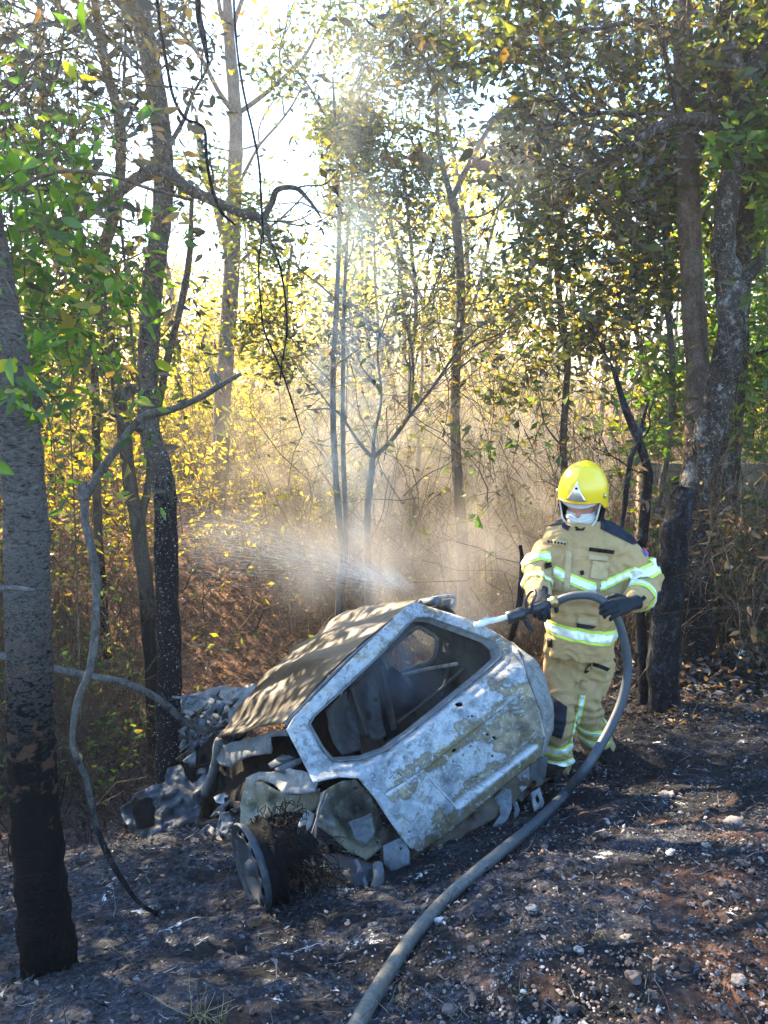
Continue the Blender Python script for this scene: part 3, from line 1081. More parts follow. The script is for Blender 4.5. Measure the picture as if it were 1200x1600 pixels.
for (cx, cy, t, r_) in [(300, 1150, 5.7, 20), (330, 1160, 5.5, 22), (345, 1140, 5.4, 16), (362, 1150, 5.3, 15), (310, 1128, 5.8, 14), (326, 1116, 5.7, 12), (300, 1180, 5.6, 18), (372, 1132, 5.3, 12), (290, 1165, 5.8, 14),
                        (318, 1135, 5.6, 13), (345, 1162, 5.3, 12), (352, 1120, 5.45, 13), (290, 1125, 5.9, 13), (306, 1165, 5.6, 12), (318, 1190, 5.4, 16), (345, 1185, 5.2, 12)] + [(rng.uniform(282, 400), rng.uniform(1090, 1200), rng.uniform(5.2, 5.8), rng.uniform(6, 13)) for _ in range(26)] + [(rng.uniform(300, 380), rng.uniform(1235, 1340), rng.uniform(4.3, 4.8), rng.uniform(5, 11)) for _ in range(16)]:
    k = 7
    an = np.sort(rng.uniform(0, 2 * np.pi, k))
    rr = r_ * rng.uniform(.4, 1.1, k)
    tt = t + rng.uniform(-.15, .15, k)
    psheet('crumpled_panel', [(cx + rr[q] * math.cos(an[q]), cy + rr[q] * math.sin(an[q]), tt[q]) for q in range(k)], [M_GREY, M_WING, M_SOOTG, M_WING][sd_ % 4], amp=.06, fs=9, sp=3.2, seed=sd_)
    sd_ += 1

for q in range(34):
    cx, cy, t = rng.uniform(282, 395), rng.uniform(1080, 1195), rng.uniform(5.15, 5.7)
    a_, L_s, w_s = rng.uniform(-1.2, .4), rng.uniform(14, 34), rng.uniform(2, 5)
    ca_, sa_ = math.cos(a_), math.sin(a_)
    pl4 = [(-L_s / 2, -w_s / 2), (0, -w_s * rng.uniform(.5, 1)), (L_s / 2, -w_s * .2), (L_s * .4, w_s * .4), (0, w_s * .6), (-L_s / 2, w_s / 2)]
    psheet('torn_strip', [(cx + u_ * ca_ - v_ * sa_, cy + u_ * sa_ + v_ * ca_, t + rng.uniform(-.06, .06)) for u_, v_ in pl4], [M_PALE, M_GREY, M_WING, M_RUST][q % 4], amp=.03, fs=10, sp=2.6, thick=.003, seed=200 + q)
# torn left front wing; a dark sheet stands in for the shaded headlamp hole
psheet('front_wing', jag([(188, 1262, 5.0), (204, 1252, 5.0), (212, 1240, 5.05), (240, 1226, 5.15), (258, 1222, 5.2), (262, 1200, 5.3), (282, 1194, 5.35), (290, 1212, 5.2), (300, 1225, 5.2), (318, 1208, 5.2), (334, 1216, 5.15), (330, 1232, 5.1), (316, 1245, 5.1), (314, 1266, 5.0), (308, 1286, 4.9), (290, 1288, 4.9), (270, 1300, 4.85), (244, 1302, 4.85), (236, 1310, 4.8), (222, 1308, 4.85), (205, 1300, 4.9), (194, 1284, 4.95)], 2, 8, 40), M_WING,
       inner=[(225, 1270, 5.2), (285, 1250, 5.0), (250, 1245, 5.05), (247, 1280, 4.85), (212, 1262, 5.2), (270, 1270, 5.05), (300, 1255, 4.98)], holes=[], amp=.050, fs=9, sp=2.6, seed=40)
psheet('headlamp_dark_sheet', jag([(206, 1262, 4.93), (214, 1248, 4.95), (236, 1246, 4.95), (243, 1262, 4.92), (240, 1290, 4.86), (214, 1296, 4.86)], 1.5, 7, 41), M_SOOT, amp=.03, fs=9, sp=4)
psheet('torn_wing_lower', jag([(312, 1300, 4.5), (326, 1288, 4.5), (338, 1296, 4.45), (344, 1270, 4.45), (358, 1268, 4.4), (366, 1288, 4.35), (352, 1300, 4.35), (378, 1312, 4.2), (384, 1332, 4.1), (384, 1360, 4.0), (370, 1352, 4.1), (352, 1338, 4.25), (335, 1336, 4.35), (318, 1318, 4.45)], 1.5, 8, 42), M_WING,
       inner=[(345, 1315, 4.45), (330, 1310, 4.35)], holes=[ell(325, 1304, 5, 4)], amp=.05, fs=8, sp=3, seed=42)
psheet('scorched_scrap', jag([(334, 1246, 4.7), (344, 1240, 4.7), (356, 1242, 4.65), (360, 1250, 4.65), (350, 1258, 4.6), (338, 1254, 4.65)], 1, 6, 43), M_TAIL, amp=.02, fs=12, sp=2.6, seed=43)
psheet('scorched_scrap', jag([(336, 1266, 4.6), (348, 1256, 4.6), (362, 1248, 4.6), (362, 1253, 4.6), (350, 1262, 4.58), (352, 1268, 4.58), (342, 1270, 4.6)], .6, 6, 44), M_GREY, amp=.01, fs=12, sp=2.6, seed=44)
psheet('scorched_scrap', jag([(364, 1252, 4.4), (380, 1252, 4.35), (382, 1262, 4.3), (368, 1266, 4.35)], 1, 6, 45), M_RUST, amp=.02, fs=12, sp=2.6, seed=45)
for pts, r in [([(300, 1290, 4.9), (330, 1300, 4.7), (360, 1330, 4.4), (380, 1380, 4.0)], .02), ([(250, 1306, 4.9), (248, 1330, 4.9), (246, 1352, 4.9)], .02), ([(262, 1300, 5.0), (265, 1330, 5.0)], .03),
               ([(320, 1330, 4.6), (350, 1360, 4.3), (385, 1390, 4.0)], .025), ([(330, 1240, 4.9), (345, 1215, 5.0), (375, 1195, 4.8)], .02), ([(300, 1200, 5.2), (340, 1195, 5.0), (350, 1230, 4.8)], .015),
               ([(395, 1100, 5.2), (390, 1125, 5.1), (370, 1135, 5.2), (350, 1130, 5.3)], .012), ([(300, 1120, 5.9), (320, 1108, 5.7), (340, 1112, 5.6)], .014)]:
    mb = MB()
    tube(mb, [w2c(at(*q)) for q in pts], r, 7, rough=.3)
    mb.build('engine_pipe', M_SOOT, car)

# small blobs in the rear quarter hollow
mb = MB()
for (px, py, t, s) in [(440, 1190, 3.95, .03), (450, 1196, 3.9, .035), (447, 1184, 3.95, .022)]:
    box(mb, w2c(at(px, py, t)), (s * 1.6, s, s * .4), jit=.008)
mb.build('latch_fitting', M_GREY, car)

# ---- muffler and pipe under the corner
def lathe(mb, prof, c, ax, up, k=28, mi=0):
    """prof: list of (radius, along) ; axis ax"""
    ax = np.array(ax, float) / np.linalg.norm(ax)
    a = np.cross(ax, up)
    a /= np.linalg.norm(a)
    b = np.cross(ax, a)
    w = np.linspace(0, 2 * np.pi, k, endpoint=False)
    V = np.array([[np.array(c) + ax * h + r * (a * math.cos(q) + b * math.sin(q)) for q in w] for r, h in prof]).reshape(-1, 3)
    m = len(prof)
    i = np.arange(m - 1)[:, None] * k
    j = np.arange(k)[None]
    j2 = (j + 1) % k
    mb.add(V, [np.stack([i + j, i + j2, i + k + j2, i + k + j], -1).reshape(-1, 4)], mi)


mb = MB()
m0, m1 = w2c(at(512, 1358, 3.66)), w2c(at(580, 1378, 3.40))
tube(mb, [m0, m0 + (m1 - m0) * .04, m0 + (m1 - m0) * .15, m0 + (m1 - m0) * .6, m1], [.03, .06, .078, .078, .07], 20, 2)
mb.build('exhaust_muffler', M_WHEEL, car)
mb = MB()
tube(mb, [w2c(at(556, 1344, 3.45)), w2c(at(566, 1365, 3.40)), w2c(at(574, 1390, 3.36))], .012, 6)
tube(mb, [w2c(at(590, 1350, 3.4)), w2c(at(592, 1370, 3.35)), w2c(at(586, 1388, 3.33))], .02, 8, rough=.3)
mb.build('exhaust_strap', M_GREY, car)
mb = MB()
tube(mb, [w2c(at(480, 1385, 3.9)), w2c(at(560, 1350, 3.9)), w2c(at(640, 1345, 4.0)), w2c(at(720, 1300, 4.2))], .05, 10, rough=.2)
mb.build('rear_axle', M_SOOT, car)

# ---- left rear wheel: bare steel rim
def unit3(v):
    return v / np.linalg.norm(v)


WC = w2c(at(406, 1350, gt(424, 1428) + .16))
wax = (unit3(-.95 * RT - .20 * UPV) * .87 - FW * .49) @ MR
wax /= np.linalg.norm(wax)
RW = .186
whl = MB()
prof = [(RW, .055), (RW + .006, .048), (RW - .004, .030), (RW - .014, .02), (RW - .03, .012), (RW - .036, .02), (RW - .03, .04), (RW, .055)]
bar = MB()
lathe(bar, [(RW - .014, .02), (RW - .028, -.02), (RW - .022, -.035), (RW - .004, -.045), (RW + .004, -.050), (RW - .004, -.054), (RW - .03, -.045)], WC, wax, [0, 0, 1], 56)
lathe(whl, prof, WC, wax, [0, 0, 1], 56)
wheel_o = whl.build('wheel', M_WHEEL, car)
bar.build('rim_barrel', M_SOOT, wheel_o)
# disc with slots: sheet in polar pixels
slots = [ell(.148 * math.cos(a), .148 * math.sin(a), .017, .024, a) for a in np.linspace(0, 2 * np.pi, 12, endpoint=False)]
bolts = [ell(.05 * math.cos(a), .05 * math.sin(a), .007, .007, 0, 8) for a in np.linspace(0, 2 * np.pi, 4, endpoint=False)]
wa = np.cross(wax, [0, 0, 1])
wa /= np.linalg.norm(wa)
wb_ = np.cross(wax, wa)


def disc_map(UV):
    r = np.linalg.norm(UV, axis=1)
    h = np.interp(r, [0, .028, .032, .045, .075, .10, .125, .148, .17, .19, RW], [.060, .060, .042, .026, .022, .034, .048, .050, .036, .012, .0])
    return WC + wax * h[:, None] + UV[:, :1] * wa + UV[:, 1:2] * wb_


sheet('rim_disc', ell(0, 0, RW - .03, RW - .03, 0, 60), disc_map, M_WHEEL, car, slots + bolts, sp=.009, thick=.004)
# tyre remains: charred steel cords
mb = MB()
for q in range(190):
    a0 = rng.uniform(0, 2 * np.pi)
    rr0 = RW + rng.uniform(-.09, .02)
    pts = []
    h0 = rng.uniform(-.22, -.02)
    for s in range(6):
        a = a0 + s * rng.uniform(.06, .2)
        r1 = rr0 + rng.uniform(-.03, .02)
        pts.append(WC + wax * (h0 + rng.uniform(-.02, .02)) + r1 * (wa * math.cos(a) + wb_ * math.sin(a)))
    tube(mb, pts, .0022, 3, 2, cap=False)
for q in range(45):
    a = rng.uniform(-.3, 3.5)
    s0 = WC + wax * rng.uniform(-.25, -.05) + RW * rng.uniform(.2, .95) * (wa * math.cos(a) + wb_ * math.sin(a))
    pts = [s0, s0 + rng.normal(0, .03, 3) + np.array([.04, 0, -.06]), s0 + rng.normal(0, .04, 3) + np.array([.07, 0, -.16])]
    tube(mb, pts, .002, 3, 3, cap=False)
mb.build('tyre_cords', M_SOOT, car)
mb = MB()
lathe(mb, [(RW - .06, -.04), (RW - .07, -.07), (RW - .09, -.11), (RW - .11, -.15), (RW - .13, -.19), (RW - .15, -.25), (.03, -.25)], WC, wax, [0, 0, 1], 40)
mb.build('tyre_remains', M_SOOT, car)
# wires dangling from the corner
mb = MB()
for pts in ([(508, 1236, 3.55), (497, 1270, 3.5), (492, 1320, 3.46), (478, 1370, 3.42), (452, 1410, 3.4), (436, 1440, 3.35)], [(512, 1240, 3.55), (494, 1290, 3.5), (490, 1350, 3.45), (494, 1385, 3.42)],
            [(505, 1240, 3.56), (500, 1262, 3.52), (488, 1300, 3.46), (470, 1350, 3.42), (452, 1380, 3.4), (440, 1405, 3.38)], [(450, 1330, 3.6), (470, 1380, 3.5), (462, 1420, 3.4)]):
    tube(mb, [w2c(at(*q)) for q in pts], .0045, 5, 6)
mb.build('loose_wire', M_GREY, car)
for q in range(30):
    mb = MB()
    c = w2c(at(rng.uniform(600, 840), 0, 3.8))
    px = rng.uniform(560, 830)
    py = 1330 - (px - 650) * .62 + rng.uniform(-4, 26)
    c = w2c(at(px, py, np.interp(px, [560, 830], [3.6, 4.05])))
    box(mb, c, rng.uniform(.006, .03, 3), jit=.006)
    mb.build('torn_bracket', M_SOOTG, car, smooth=False)
del car['_local']
# ================================================================ FIREFIGHTER
def unit(v):
    v = np.array(v, float)
    return v / np.linalg.norm(v)


def capsule(mb, p0, r0, p1, r1, k=20, c=5):
    p0, p1 = np.array(p0, float), np.array(p1, float)
    ax = p1 - p0
    L = np.linalg.norm(ax)
    ax = ax / (L + 1e-9)
    a = unit(np.cross(ax, [0, 0, 1.0] if abs(ax[2]) < .9 else [1.0, 0, 0]))
    b = np.cross(ax, a)
    prof = [(r0 * math.cos(q), -r0 * math.sin(q)) for q in np.linspace(math.pi / 2 * .98, 0, c)] + [(r1 * math.cos(q), L + r1 * math.sin(q)) for q in np.linspace(0, math.pi / 2 * .98, c)]
    w = np.linspace(0, 2 * np.pi, k, endpoint=False)
    V = np.array([[p0 + ax * h + r * (a * math.cos(q) + b * math.sin(q)) for q in w] for r, h in prof]).reshape(-1, 3)
    m = len(prof)
    i = np.arange(m - 1)[:, None] * k
    j = np.arange(k)[None]
    j2 = (j + 1) % k
    F = np.stack([i + j, i + j2, i + k + j2, i + k + j], -1).reshape(-1, 4)
    caps = np.array([list(range(k))[::-1], [(m - 1) * k + q for q in range(k)]])
    mb.add(V, [F, caps])


def limb(mb, pts, rad, k=20, sub=5):
    P = catmull(np.array(pts, float), sub)
    rr = np.interp(np.linspace(0, len(pts) - 1, len(P)), np.arange(len(pts)), rad)
    for a in range(len(P) - 1):
        capsule(mb, P[a], rr[a], P[a + 1], rr[a + 1], k, 4)


def loft(mb, secs, k=28, e=2.4):
    """secs: (centre, half-width vector, half-depth vector)"""
    w = np.linspace(0, 2 * np.pi, k, endpoint=False)
    V = []
    for c, A, B in secs:
        cx = np.sign(np.cos(w)) * np.abs(np.cos(w)) ** (2 / e)
        sy = np.sign(np.sin(w)) * np.abs(np.sin(w)) ** (2 / e)
        V.append(np.array(c) + cx[:, None] * np.array(A) + sy[:, None] * np.array(B))
    m = len(secs)
    V = np.concatenate(V)
    i = np.arange(m - 1)[:, None] * k
    j = np.arange(k)[None]
    j2 = (j + 1) % k
    F = np.stack([i + j, i + j2, i + k + j2, i + k + j], -1).reshape(-1, 4)
    caps = np.array([list(range(k))[::-1], [(m - 1) * k + q for q in range(k)]])
    mb.add(V, [F, caps])


def ellipsoid(mb, c, A, B, Cc, k=24, m=14):
    ph = np.linspace(-np.pi / 2 * .98, np.pi / 2 * .98, m)
    secs = [(np.array(c) + np.array(Cc) * math.sin(p), np.array(A) * math.cos(p), np.array(B) * math.cos(p)) for p in ph]
    loft(mb, secs, k, 2.0)


def remesh(mb, voxel, smooth=6, name='tmp'):
    me = mb.mesh(name)
    o = bpy.data.objects.new(name, me)
    SC.collection.objects.link(o)
    m = o.modifiers.new('r', 'REMESH')
    m.mode = 'VOXEL'
    m.voxel_size = voxel
    if smooth:
        s = o.modifiers.new('s', 'SMOOTH')
        s.iterations = smooth
        s.factor = .5
    dg = bpy.context.evaluated_depsgraph_get()
    dg.update()
    ev = o.evaluated_get(dg)
    em = ev.to_mesh()
    V = np.zeros(len(em.vertices) * 3, np.float32)
    em.vertices.foreach_get('co', V)
    V = V.reshape(-1, 3).astype(float)
    N = np.zeros(len(em.vertices) * 3, np.float32)
    em.vertices.foreach_get('normal', N)
    N = N.reshape(-1, 3).astype(float)
    Fq = [tuple(p.vertices) for p in em.polygons]
    ev.to_mesh_clear()
    bpy.data.objects.remove(o)
    bpy.data.meshes.remove(me)
    return V, N, Fq


def from_vnf(name, V, Fq, mats, parent):
    me = bpy.data.meshes.new(name)
    me.from_pydata([tuple(v) for v in V], [], Fq)
    me.polygons.foreach_set('use_smooth', np.ones(len(me.polygons), bool))
    for m in (mats if isinstance(mats, list) else [mats]):
        me.materials.append(m)
    return link(name, me, parent)


def band(name, V, N, Fq, c, nrm, hw, keep, mat, parent, lift=.004):
    """a strip of tape cut out of the cloth surface between two planes"""
    nrm = unit(nrm)
    c = np.array(c)
    d = (V - c) @ nrm
    sel = [f for f in Fq if min(abs(d[q]) for q in f) < hw + .02 and keep(V[list(f)].mean(0))]
    if not sel:
        return None
    bm = bmesh.new()
    ids = sorted({q for f in sel for q in f})
    mp = {}
    for q in ids:
        mp[q] = bm.verts.new(V[q] + N[q] * lift)
    for f in sel:
        try:
            bm.faces.new([mp[q] for q in f])
        except ValueError:
            pass
    for sgn in (1, -1):
        geom = bm.verts[:] + bm.edges[:] + bm.faces[:]
        bmesh.ops.bisect_plane(bm, geom=geom, plane_co=c + nrm * hw * sgn, plane_no=nrm * sgn, clear_outer=True)
    bm.verts.index_update()
    bm.faces.ensure_lookup_table()
    seen = set()
    for f0 in bm.faces:
        if f0.index in seen:
            continue
        isl, st = [], [f0]
        seen.add(f0.index)
        while st:
            f = st.pop()
            isl.append(f)
            for e in f.edges:
                for g in e.link_faces:
                    if g.index not in seen:
                        seen.add(g.index)
                        st.append(g)
        if len(isl) < 12:
            continue
        vs = sorted({v.index for f in isl for v in f.verts})
        mp2 = {v: q for q, v in enumerate(vs)}
        bm.verts.ensure_lookup_table()
        o = from_vnf(name, [bm.verts[v].co for v in vs], [[mp2[v.index] for v in f.verts] for f in isl], mat, parent)
        m = o.modifiers.new('thickness', 'SOLIDIFY')
        m.thickness = .002
        m.offset = 1
    bm.free()
    return None


def cloth(name, col, stain=(.05, .045, .04), smt=.62):
    n = NT(name)
    a = n.noise(5, 5, .6)
    b = n.noise(22, 6, .7, dist=.6)
    c = n.mix(n.step(a, .35, .65), tuple(x * .86 for x in col), col)
    c = n.mix(n.math('MULTIPLY', n.step(b, .60, .72), .35), c, stain)
    w = n.voro(900)
    h = n.math('ADD', n.math('MULTIPLY', n.noise(34, 5, .6, dist=1.5), .9), n.math('MULTIPLY', n.noise(400, 2), .12))
    n.bump(h, .55, .012)
    return n.done(c, .9, spec=.2)


M_TAN = cloth('tan turnout cloth', (.45, .31, .145))
M_NAVY = plain('navy reinforcement cloth', (.012, .019, .034), .7, 0, 40, .4, .4, .003)
M_GLOVE = plain('dark grey glove leather', (.010, .017, .024), .55, 0, 60, .5, .5, .003)
M_BOOT = plain('black boot rubber', (.006, .006, .007), .5, 0, 30, .4, .3, .003)
M_MASK = plain('off-white hood cloth', (.60, .62, .60), .9, 0, 25, .12, .5, .006)
M_SKIN = plain('skin', (.46, .22, .15), .5, 0, 25, .15, .1, .001)
M_DARK = plain('black tape', (.004, .004, .0045), .6)
n = NT('lime reflective tape')
M_LIME = n.done(n.mix(n.noise(30, 3), (.50, .72, .06), (.62, .80, .12)), .45)
n = NT('silver reflective tape')
M_SILV = n.done(n.mix(n.step(n.noise(25, 4), .35, .65), (.70, .74, .70), (.88, .90, .86)), .35, .25)
n = NT('yellow helmet shell')
c = n.mix(n.step(n.noise(18, 5, .7), .58, .75), (.88, .62, .012), (.55, .42, .05))
n.bsdf.inputs['Coat Weight'].default_value = .5
n.bsdf.inputs['Coat Roughness'].default_value = .12
n.bump(n.noise(8, 3), .05, .01)
M_HELM = n.done(c, .32, spec=.5)
M_SILVER = plain('bare silver plate', (.62, .60, .56), .28, .8, 20, .15, .1)
n = NT('visor with painted glare')
n.set(n.bsdf.inputs['Base Color'], (.75, .85, .95))  # pale blue glare of the visor put into its colour
n.set(n.bsdf.inputs['Roughness'], .06)
n.set(n.bsdf.inputs['Transmission Weight'], .35)
n.set(n.bsdf.inputs['Specular IOR Level'], .9)
M_VISOR = n.m
M_RED = plain('red badge', (.5, .05, .04), .6)
M_BLUE = plain('blue badge', (.05, .10, .45), .6)

FL = unit([.965, -.26, -.02])       # his left
FF = unit([-.26, -.965, 0])         # facing
UZ = np.array([0, 0, 1.0])
foot = gpt(885, 1215)
person = empty('person', foot + np.array([0, .1, 0]), 'firefighter in tan turnout gear and yellow helmet aiming a hose at the burnt car', 'person')

J = dict(shR=at(851, 860, 4.56), elR=at(839, 902, 4.46), wrR=at(843, 934, 4.27),
         shL=at(986, 874, 4.44), elL=at(1012, 916, 4.44), wrL=at(990, 941, 4.16),
         hipR=at(879, 1030, 4.62), knR=at(873, 1118, 4.48), anR=at(869, 1193, 4.54),
         hipL=at(930, 1032, 4.62), knL=at(914, 1098, 4.54), anL=at(935, 1172, 4.74))
S_ = 4.5 / FPX

# body: one continuous skin (head, neck, trunk, limbs) inside the clothing
hc = at(910, 790, 4.50)
HU = unit([-.07, -.20, .97])
HF = unit([-.46, -.86, -.27])
HF = unit(HF - HU * (HF @ HU))
HR = np.cross(HF, HU)               # his right
mb = MB()
ellipsoid(mb, hc + HU * .02 - HF * .002, HR * .080, HF * .102, HU * .118)
ellipsoid(mb, hc - HU * .055 + HF * .03, HR * .052, HF * .06, HU * .055)
capsule(mb, hc + HF * .088 - HU * .0, .011, hc + HF * .104 - HU * .024, .015, 10, 4)       # nose
capsule(mb, hc + HF * .078 - HU * .058 - HR * .018, .010, hc + HF * .078 - HU * .058 + HR * .018, .010, 10, 4)
for s in (-1, 1):
    capsule(mb, hc + HR * s * .076 - HU * .012 - HF * .01, .012, hc + HR * s * .076 + HU * .02 - HF * .014, .014, 10, 4)
    ellipsoid(mb, hc + HR * s * .033 + HF * .083 + HU * .028, HR * .022, HF * .014, HU * .010, 12, 8)
limb(mb, [hc - HU * .08 - HF * .02, at(913, 834, 4.54), at(914, 858, 4.55)], [.058, .062, .09])
loft(mb, [(at(914, 850, 4.55), FL * .16, FF * .08), (at(915, 885, 4.55), FL * .17, FF * .10), (at(909, 950, 4.57), FL * .15, FF * .095), (at(905, 1020, 4.6), FL * .16, FF * .10), (at(905, 1045, 4.6), FL * .13, FF * .09)])
for s, a, b, c in (('R', 'shR', 'elR', 'wrR'), ('L', 'shL', 'elL', 'wrL')):
    limb(mb, [J[a], J[b], J[c]], [.055, .042, .032])
    limb(mb, [J['hip' + s], J['kn' + s], J['an' + s]], [.085, .055, .04])
V, N, Fq = remesh(mb, .007, 4)
from_vnf('body', V, Fq, M_SKIN, person)
for s in (-1, 1):
    mb = MB()
    ellipsoid(mb, hc + HR * s * .033 + HF * .091 + HU * .024, HR * .012, HF * .006, HU * .004, 12, 8)
    mb.build('eye', M_DARK, person)

# jacket
mb = MB()


def sec(px, py, t, hwpx, hd, tilt=0.0):
    return (at(px, py, t), (FL + UZ * tilt) * hwpx * t / FPX, FF * hd)


loft(mb, [sec(911, 812, 4.53, 27, .08), sec(913, 820, 4.53, 46, .10), sec(917, 832, 4.53, 63, .12, -.03), sec(921, 846, 4.53, 73, .14, -.05), sec(921, 866, 4.53, 75, .15, -.06), sec(919, 890, 4.52, 73, .155, -.06),
          sec(915, 915, 4.51, 66, .16, -.03), sec(909, 945, 4.51, 54, .155), sec(907, 970, 4.52, 51, .15), sec(906, 995, 4.53, 52, .155), sec(905, 1012, 4.54, 55, .16), sec(905, 1020, 4.54, 55, .158)], 36, 2.5)
limb(mb, [J['shR'] + np.array([.03, 0, .01]), (J['shR'] + J['elR']) / 2 + np.array([-.01, 0, 0]), J['elR'], (J['elR'] + J['wrR']) / 2, J['wrR']], [.080, .084, .078, .070, .062])
limb(mb, [J['shL'] + np.array([-.03, 0, .02]), (J['shL'] + J['elL']) / 2 + np.array([.008, 0, .004]), J['elL'], (J['elL'] + J['wrL']) / 2, J['wrL'] + (J['elL'] - J['wrL']) * .12], [.086, .092, .084, .074, .064])
V, N, Fq = remesh(mb, .0085, 5)


def wrinkle(V, N, amp, folds):
    w = 1 - 2.6 * np.abs(vnoise(V * np.array([1, 1, 1.3]) + .25 * np.stack([vnoise(V, 6, 3), vnoise(V, 6, 4), vnoise(V, 6, 5)], -1), 8, 61))
    d = amp * (.7 * w + .5 * fbm(V, 17, 2, 62))
    for c, ax, r, wl, a in folds:
        q = V - c
        k = np.exp(-(np.linalg.norm(q, axis=1) / r) ** 2)
        ph = (q @ unit(ax)) / wl * 2 * np.pi + 2.5 * fbm(V, 7, 2, 77)
        d = d + a * k * np.sin(ph)
    return V + N * d[:, None]


V = wrinkle(V, N, .0125, [(J['elR'], [.1, 0, 1], .10, .045, .009), (J['elL'], unit(J['wrL'] - J['elL']), .10, .045, .009), (at(905, 960, 4.4), [0.1, 0, 1], .16, .07, .006), (at(965, 885, 4.35), [1, 0, .5], .10, .05, .007),
                         (at(875, 880, 4.4), [1, 0, -.5], .09, .05, .006)])
from_vnf('jacket', V, Fq, M_TAN, person)
JV, JN, JF = V, N, Fq


def axdist(p, a, b):
    t = np.clip(((p - a) @ (b - a)) / ((b - a) @ (b - a)), 0, 1)
    return np.linalg.norm(p - (a + t * (b - a)))


def in_torso(p):
    return min(axdist(p, J['shR'], J['elR']) + .012, axdist(p, J['elR'], J['wrR']) + .02, axdist(p, J['shL'], J['elL']) + .006, axdist(p, J['elL'], J['wrL']) + .02) > .10


def proj_px(p):
    d = p - CAM
    z = d @ FW
    return 600 + FPX * (d @ RT) / z, 800 - FPX * (d @ UPV) / z


def tape(Vc, c, nrm, keep, hw=.036):
    band('reflective_tape', *Vc, c, nrm, hw, keep, M_LIME, person, .004)
    band('reflective_strip', *Vc, c, nrm, hw * .56, keep, M_SILV, person, .0075)


JJ = (JV, JN, JF)


def pxn(a, b, t):
    """plane normal of a line seen between two pixels, containing the facing direction"""
    A, B = at(a[0], a[1], t), at(b[0], b[1], t)
    return np.cross(unit(B - A), FF)


tape(JJ, at(890, 906, 4.36), pxn((858, 896), (920, 916), 4.36), lambda p: in_torso(p) and proj_px(p)[0] < 931 and proj_px(p)[0] > 856, .030)
tape(JJ, at(960, 906, 4.36), pxn((940, 917), (985, 897), 4.36), lambda p: in_torso(p) and proj_px(p)[0] > 938, .024)
tape(JJ, at(905, 995, 4.36), pxn((852, 988), (962, 999), 4.36), lambda p: axdist(p, J['elL'], J['wrL']) > .1 and axdist(p, J['elR'], J['wrR']) > .1, .040)
ua = unit(J['elR'] - J['shR'])
tape(JJ, at(838, 871, 4.45), unit(ua + .35 * FL), lambda p: proj_px(p)[0] < 860 and axdist(p, J['shR'], J['elR']) < .12, .030)
tape(JJ, at(837, 908, 4.40), unit(J['wrR'] - J['elR']) * .5 + ua * .8, lambda p: proj_px(p)[0] < 862 and axdist(p, J['elR'], J['wrR']) < .11, .024)
tape(JJ, at(1008, 893, 4.38), unit([.30, 0, 1]) if False else pxn((985, 899), (1033, 882), 4.38), lambda p: axdist(p, J['shL'], J['elL']) < .115 and proj_px(p)[0] > 983, .040)
tape(JJ, J['elL'] * .42 + J['wrL'] * .58, unit(J['wrL'] - J['elL']), lambda p: axdist(p, J['elL'], J['wrL']) < .10, .026)


def patch(name, poly, mat, V=JV, N=JN, Fq=JF, lift=.005, maxt=4.7, ext=None):
    """cloth patch: the faces of the garment inside an outline seen from the front"""
    poly3 = [at(q[0], q[1], 4.4) for q in poly]
    c = np.mean(poly3, 0)
    ax = unit(poly3[1] - poly3[0])
    up = unit(np.cross(ax, unit(c - CAM)))
    P2 = np.array([((p - c) @ ax, (p - c) @ up) for p in poly3])
    bm = bmesh.new()
    dv = V - CAM
    sc = (c - CAM) @ unit(c - CAM) / (dv @ unit(c - CAM))
    W = CAM + dv * sc[:, None]
    U2 = np.stack([(W - c) @ ax, (W - c) @ up], -1)
    zt = dv @ FW
    ids = np.where((np.abs(U2) < np.abs(P2).max(0) + .03).all(1) & (zt < maxt) & ((N * unit(dv.mean(0))).sum(1) < .45))[0]
    ok = set(ids.tolist())
    mp = {}
    for f in Fq:
        if all(q in ok for q in f):
            for q in f:
                if q not in mp:
                    mp[q] = bm.verts.new(V[q] + N[q] * lift)
            bm.faces.new([mp[q] for q in f])
    n = len(poly3)
    sg = 1 if sum((P2[i][0] * P2[(i + 1) % n][1] - P2[(i + 1) % n][0] * P2[i][1]) for i in range(n)) > 0 else -1
    for i in range(n):
        a, b = poly3[i], poly3[(i + 1) % n]
        no = unit(np.cross(unit(b - a), unit((a + b) / 2 - CAM))) * sg
        # outward test
        if no @ (c - a) > 0:
            no = -no
        bmesh.ops.bisect_plane(bm, geom=bm.verts[:] + bm.edges[:] + bm.faces[:], plane_co=a, plane_no=no, clear_outer=True)
    for f in bm.faces:
        f.smooth = True
    me = bpy.data.meshes.new(name)
    bm.to_mesh(me)
    bm.free()
    me.materials.append(mat)
    o = link(name, me, person)
    m = o.modifiers.new('thickness', 'SOLIDIFY')
    m.thickness = .003
    m.offset = 1
    return o


patch('shoulder_patch', [(938, 826), (942, 800), (975, 805), (1006, 845), (990, 851)], M_NAVY)
patch('shoulder_patch', [(857, 822), (864, 800), (886, 804), (883, 818)], M_NAVY)
patch('name_tape', [(921, 855), (960, 860), (959, 866), (920, 861)], M_DARK, lift=.007)
patch('collar_tab', [(877, 817), (891, 822), (888, 829), (878, 824)], M_NAVY, lift=.008)
patch('collar_tab', [(898, 823), (915, 824), (912, 829), (900, 829)], M_DARK, lift=.006)
M_TAN2 = cloth('tan pocket cloth', (.48, .36, .195))
patch('pocket', [(926, 876), (952, 880), (948, 907), (922, 903)], M_TAN2, lift=.008)
patch('pocket_flap', [(920, 867), (950, 871), (949, 877), (919, 874)], M_TAN2, lift=.011)
patch('storm_flap', [(884, 860), (894, 862), (890, 925), (881, 925)], M_TAN2, lift=.008)
patch('pocket', [(903, 959), (935, 965), (933, 978), (903, 974)], M_TAN2, lift=.008)
